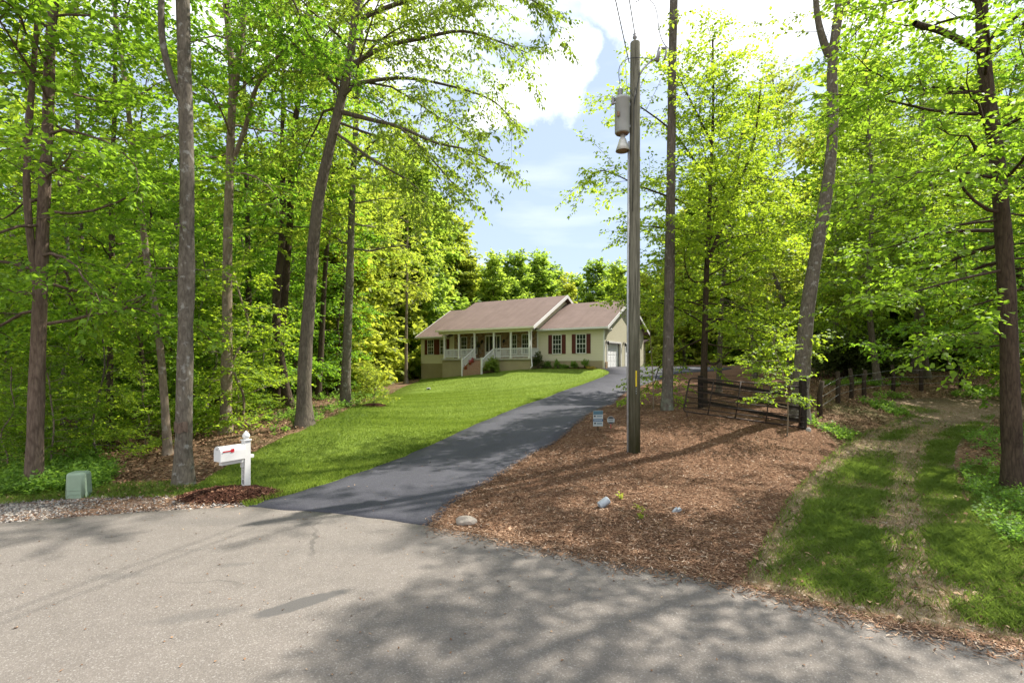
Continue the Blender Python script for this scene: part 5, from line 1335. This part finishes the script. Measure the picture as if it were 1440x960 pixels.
# ------------------------------------------------------------------ metal gate, black fence, wire fence
A_ = at(970, 531, 16.8); B_ = at(961, 578, 16.55); C_ = at(1130, 601, 15.25); D_ = at(1136, 545, 15.5)
o = empty('metal_gate', B_); tag(o, 'tubular black farm gate leaning on the mulch bank under the leafy sapling', 'gate')
bl = lambda s, t: ((A_ * (1 - s) + D_ * s) * (1 - t) + (B_ * (1 - s) + C_ * s) * t) - B_
MB().tube([bl(1, 0), bl(.04, 0), bl(.012, .02), bl(0, .08), bl(0, .94), bl(.01, .99), bl(.03, 1), bl(1, 1)], .024, 8).build('frame', M['gate'], o)
for t_ in (.22, .40, .57, .73, .87): MB().tube([bl(0, t_), bl(.5, t_ + .012), bl(1, t_)], .017, 8).build('rail', M['gate'], o)
for s_ in (.215, .45, .70, .96): MB().tube([bl(s_, 0) - [0, .02, 0], bl(s_, 1) - [0, .02, 0]], .019, 8).build('brace', M['gate'], o)
fp = ground_at(967, 596); fp = B_ + np.array([.12, -.1, -.02]); g_ = hz(fp[0], fp[1])
MB().tube([(.1, -.05, .0), (.1, -.06, g_ - B_[2] - .1)], .018, 6).build('foot', M['gate'], o)
E0 = at(985, 534, 19.2); E1 = at(1129, 545, 15.45)
o = empty('board_fence', (E1[0], E1[1], hz(E1[0], E1[1]))); tag(o, 'black board fence with a thick end post behind the metal gate', 'fence')
b0 = np.array([E1[0], E1[1], hz(E1[0], E1[1])]); e0 = np.array([E0[0], E0[1], hz(E0[0], E0[1])])
hp = zrow(529, E1[1]) - b0[2]
MB().box((-.085, -.08, -.3), (.085, .08, hp), bev=.02).build('post', M['board'], o)
MB().box((-.08 + e0[0] - b0[0], -.08 + e0[1] - b0[1], -.3 + e0[2] - b0[2]), (.08 + e0[0] - b0[0], .08 + e0[1] - b0[1], 1.25 + e0[2] - b0[2]), bev=.015).build('post', M['board'], o)
for k, f in enumerate((.26, .63, 1.0)):
    a = e0 - b0 + UP * (f + .06); b = np.array([0, 0, f])
    dv = Vector(b - a); T = Matrix.Translation(Vector(a)) @ dv.to_track_quat('X', 'Z').to_matrix().to_4x4()
    MB().box((0, -.11, -.055), (dv.length, -.08, .055), T, bev=.006).build('board', M['board'], o)
wp = [((1153, 585), 535), ((1178, 567), 522), ((1197, 560), 518), ((1215, 557), 520), ((1256, 550), 513), ((1295, 550), 508), ((1351, 547), 505)]
gp = [ground_at(*a) for a, _ in wp]
o = empty('wire_fence', gp[0]); tag(o, 'old wire fence on weathered wooden posts along the bank', 'fence')
rr = np.random.default_rng(77)
for g_, (a, top) in zip(gp, wp):
    hh_ = max(.95, (a[1] - top) / F * g_[1]); r_ = .075 + .01 * rr.random()
    q = g_ - gp[0]; MB().tube([q - [0, 0, .2], q + [rr.normal(0, .02), 0, hh_ * .6], q + [rr.normal(0, .03), 0, hh_]], [r_ * 1.05, r_, r_ * .9], 9).build('post', M['fencepost'], o)
for f in (.35, .65, .95):
    MB().tube([g_ - gp[0] + [0, -.08, f * 1.0] for g_ in gp], .006, 5).build('wire', M['wire'], o)
p = ground_at(1137, 607); o = MB().lathe([(.06, -.03), (.075, .05), (.07, .1), (.03, .13), (0, .135)], 9, Matrix.Diagonal((1, .8, 1, 1))).build('pale_stone', M['bigrock']); o.location = p; tag(o, 'small whitish stone at the foot of the black fence post', 'stone')

# ------------------------------------------------------------------ rocks and culvert bits on the mulch
def rock(name, label, p, dims, seed, mat, rz=0.0, group=None):
    rr = np.random.default_rng(seed); b = bmesh.new(); bmesh.ops.create_icosphere(b, subdivisions=3, radius=1)
    dirs = [unit(rr.normal(0, 1, 3)) for _ in range(11)]; offs = rr.uniform(.62, .95, 11)
    for v in b.verts:
        c = np.array(v.co)
        for d_, k in zip(dirs, offs):
            s_ = c.dot(d_)
            if s_ > k: c = c - d_ * (s_ - k)
        c += rr.normal(0, .012, 3)
        v.co = Vector(c * dims)
    m_ = MB(); m_._merge(b); o = m_.build(name, M[mat]); o.location = (p[0], p[1], p[2] + dims[2] * .45); o.rotation_euler = (0, 0, rz)
    return tag(o, label, 'rock', group)
p = ground_at(654, 738); rock('rock', 'largest pale rock on the mulch where the driveway meets the road', p, (.19, .13, .10), 5, 'rock', .2)
for k, (x, y, s, lb) in enumerate([(622, 741, .03, 'leftmost pebble beside the pale rock at the driveway corner'), (634, 739, .035, 'pebble just left of the pale rock at the driveway corner'), (834, 745, .045, 'white stone chip low on the mulch below the grey pipe end'), (815, 741, .03, 'white stone chip left of another one low on the mulch')]):
    rock('pebble', lb, ground_at(x, y), (s * 1.3, s, s * .6), 30 + k, 'bigrock', k)
p = ground_at(849, 714); o = empty('drain_pipe', p + np.array([0, 0, .09])); tag(o, 'ribbed grey drain pipe end sticking out of the mulch', 'pipe')
T = Matrix.Rotation(R(20), 4, 'Z') @ Matrix.Rotation(R(62), 4, 'Y')
pr = []
for k in range(9): pr += [(.058, -.10 + k * .022), (.072, -.089 + k * .022)]
MB().lathe(pr + [(.062, .10), (.055, .10), (.053, -.05)], 20, T).build('shell', M['pipe'], o); MB().lathe([(.0528, .0), (0, .0)], 20, T).build('hollow', M['black'], o)
p = ground_at(950, 721); o = MB().prism([(-.09, 0), (.02, .0), (.10, .07), (.06, .10), (.02, .075), (.0, .11), (-.04, .07)], 1, -.02, .02, Matrix.Rotation(R(20), 4, 'X')).build('plastic_scrap', M['pipe']); o.location = p; o.rotation_euler = (0, 0, .3); tag(o, 'torn pale plastic scrap lying on the mulch', 'scrap')
for k, (x, y, lb) in enumerate([(873, 702, 'small yellow green weed beside the grey pipe end'), (900, 718, 'small weed between the grey pipe and the plastic scrap'), (902, 731, 'small weed lowest on the mulch below the grey pipe')]):
    p = ground_at(x, y); rr = np.random.default_rng(50 + k)
    V, Fq = leaves(np.zeros((9, 3)), np.stack([unit(rr.normal(0, .8, 3) + UP * .7) for _ in range(9)]), np.full(9, .08), rr, .05, .03, 4, 0, .6)
    o = link('weed', arr_mesh('weed', V, Fq), M['leaf_yellow']); o.location = p + np.array([0, 0, .04]); tag(o, lb, 'weed')

# ------------------------------------------------------------------ light, sky, camera
SUN_AZ = math.atan2(.84, .545); SUN_EL = R(51)       # azimuth from +Y towards +X
sd = Vector((math.sin(SUN_AZ) * math.cos(SUN_EL), math.cos(SUN_AZ) * math.cos(SUN_EL), math.sin(SUN_EL)))
sl = bpy.data.lights.new('sun', 'SUN'); sl.energy = 3.1; sl.angle = R(.55); sl.color = (1, .945, .85)
so = bpy.data.objects.new('sun', sl); COL.objects.link(so); so.rotation_euler = sd.to_track_quat('Z', 'Y').to_euler(); so.location = sd * 60
wd = bpy.data.worlds.new('World'); SC.world = wd; wd.use_nodes = True
nt = wd.node_tree; nt.nodes.clear()
def wn(t, ins=None, out=0, **pr):
    nd = nt.nodes.new('ShaderNode' + t)
    for k, v in pr.items(): setattr(nd, k, v)
    for k, v in (ins or {}).items():
        if isinstance(v, bpy.types.NodeSocket): nt.links.new(v, nd.inputs[k])
        else: nd.inputs[k].default_value = v
    return nd.outputs[out]
sky = wn('TexSky', sky_type='NISHITA', sun_disc=False, sun_elevation=SUN_EL, sun_rotation=SUN_AZ, altitude=50, air_density=1.0, dust_density=.35, ozone_density=1.0)
dirv = nt.nodes.new('ShaderNodeTexCoord').outputs['Generated']
mp = wn('Mapping', {'Vector': dirv, 'Scale': (1, 1, 2.2)})
nz = wn('TexNoise', {'Vector': mp, 'Scale': 4.2, 'Detail': 9, 'Roughness': .58})
def wmath(op, a, b=0.0, c=0.0): return wn('Math', {0: a, 1: b, 2: c}, operation=op)
wrp = wn('TexNoise', {'Vector': dirv, 'Scale': 7.0, 'Detail': 8, 'Roughness': .62}, out=1)
warp = wn('VectorMath', {0: wrp, 1: (.16, .16, .16), 2: dirv}, operation='MULTIPLY_ADD')
warp = wn('VectorMath', {0: warp, 1: (.08, .08, .08)}, operation='SUBTRACT')
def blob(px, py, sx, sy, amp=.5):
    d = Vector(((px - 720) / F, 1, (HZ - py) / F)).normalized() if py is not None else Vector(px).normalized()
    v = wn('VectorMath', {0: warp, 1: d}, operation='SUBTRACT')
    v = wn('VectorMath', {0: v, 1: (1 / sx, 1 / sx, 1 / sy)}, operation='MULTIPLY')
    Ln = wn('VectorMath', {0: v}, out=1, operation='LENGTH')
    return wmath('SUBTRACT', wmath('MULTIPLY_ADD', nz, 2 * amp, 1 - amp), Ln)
m = None
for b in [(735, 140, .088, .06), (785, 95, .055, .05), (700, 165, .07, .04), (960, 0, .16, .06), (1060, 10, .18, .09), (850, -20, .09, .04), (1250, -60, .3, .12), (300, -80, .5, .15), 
          ((-.2, -.5, 1), None, .75, .6), ((-.6, -1, .35), None, .9, .35), ((.5, -1, .3), None, .7, .3), ((-1, -.1, .45), None, .6, .4)]:   # the last ones: unseen clouds added overhead and behind the viewer for fill light
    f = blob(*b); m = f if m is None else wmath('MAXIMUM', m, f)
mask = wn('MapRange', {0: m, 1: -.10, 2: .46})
wisp = wn('MapRange', {0: wn('TexNoise', {'Vector': wn('Mapping', {'Vector': dirv, 'Scale': (1, 1, 5)}), 'Scale': 3, 'Detail': 6}), 1: .48, 2: .75})
mask = wmath('MAXIMUM', mask, wmath('MULTIPLY_ADD', wisp, .30, .02))
hazy = wn('Mix', {0: .90, 6: sky, 7: (1.18, 1.42, 1.86, 1)}, out=2, data_type='RGBA')
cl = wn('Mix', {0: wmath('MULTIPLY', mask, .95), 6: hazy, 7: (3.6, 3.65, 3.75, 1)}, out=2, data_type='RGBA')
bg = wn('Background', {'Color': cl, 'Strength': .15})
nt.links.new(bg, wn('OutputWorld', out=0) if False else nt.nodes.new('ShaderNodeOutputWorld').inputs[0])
cam = bpy.data.cameras.new('camera'); cam.sensor_width = 36; cam.lens = 18; cam.shift_y = (HZ - 480) / 1440; cam.clip_end = 3000; cam.clip_start = .05
co_ = bpy.data.objects.new('camera', cam); COL.objects.link(co_); co_.location = (0, 0, CZ); co_.rotation_euler = (R(90), 0, 0)
SC.camera = co_
SC.view_settings.view_transform = 'Standard'; SC.view_settings.look = 'None'; SC.view_settings.gamma = 1; SC.view_settings.exposure = 1.75; SC.view_settings.use_curve_mapping = False
SC.render.engine = 'CYCLES'
cy = SC.cycles
cy.max_bounces = 12; cy.diffuse_bounces = 10; cy.glossy_bounces = 2; cy.transmission_bounces = 10; cy.transparent_max_bounces = 4
cy.use_denoising = True; cy.caustics_reflective = False; cy.caustics_refractive = False; cy.sample_clamp_indirect = 6
try: cy.denoiser = 'OPENIMAGEDENOISE'
except Exception: pass

print('LEAVES', NLEAF)
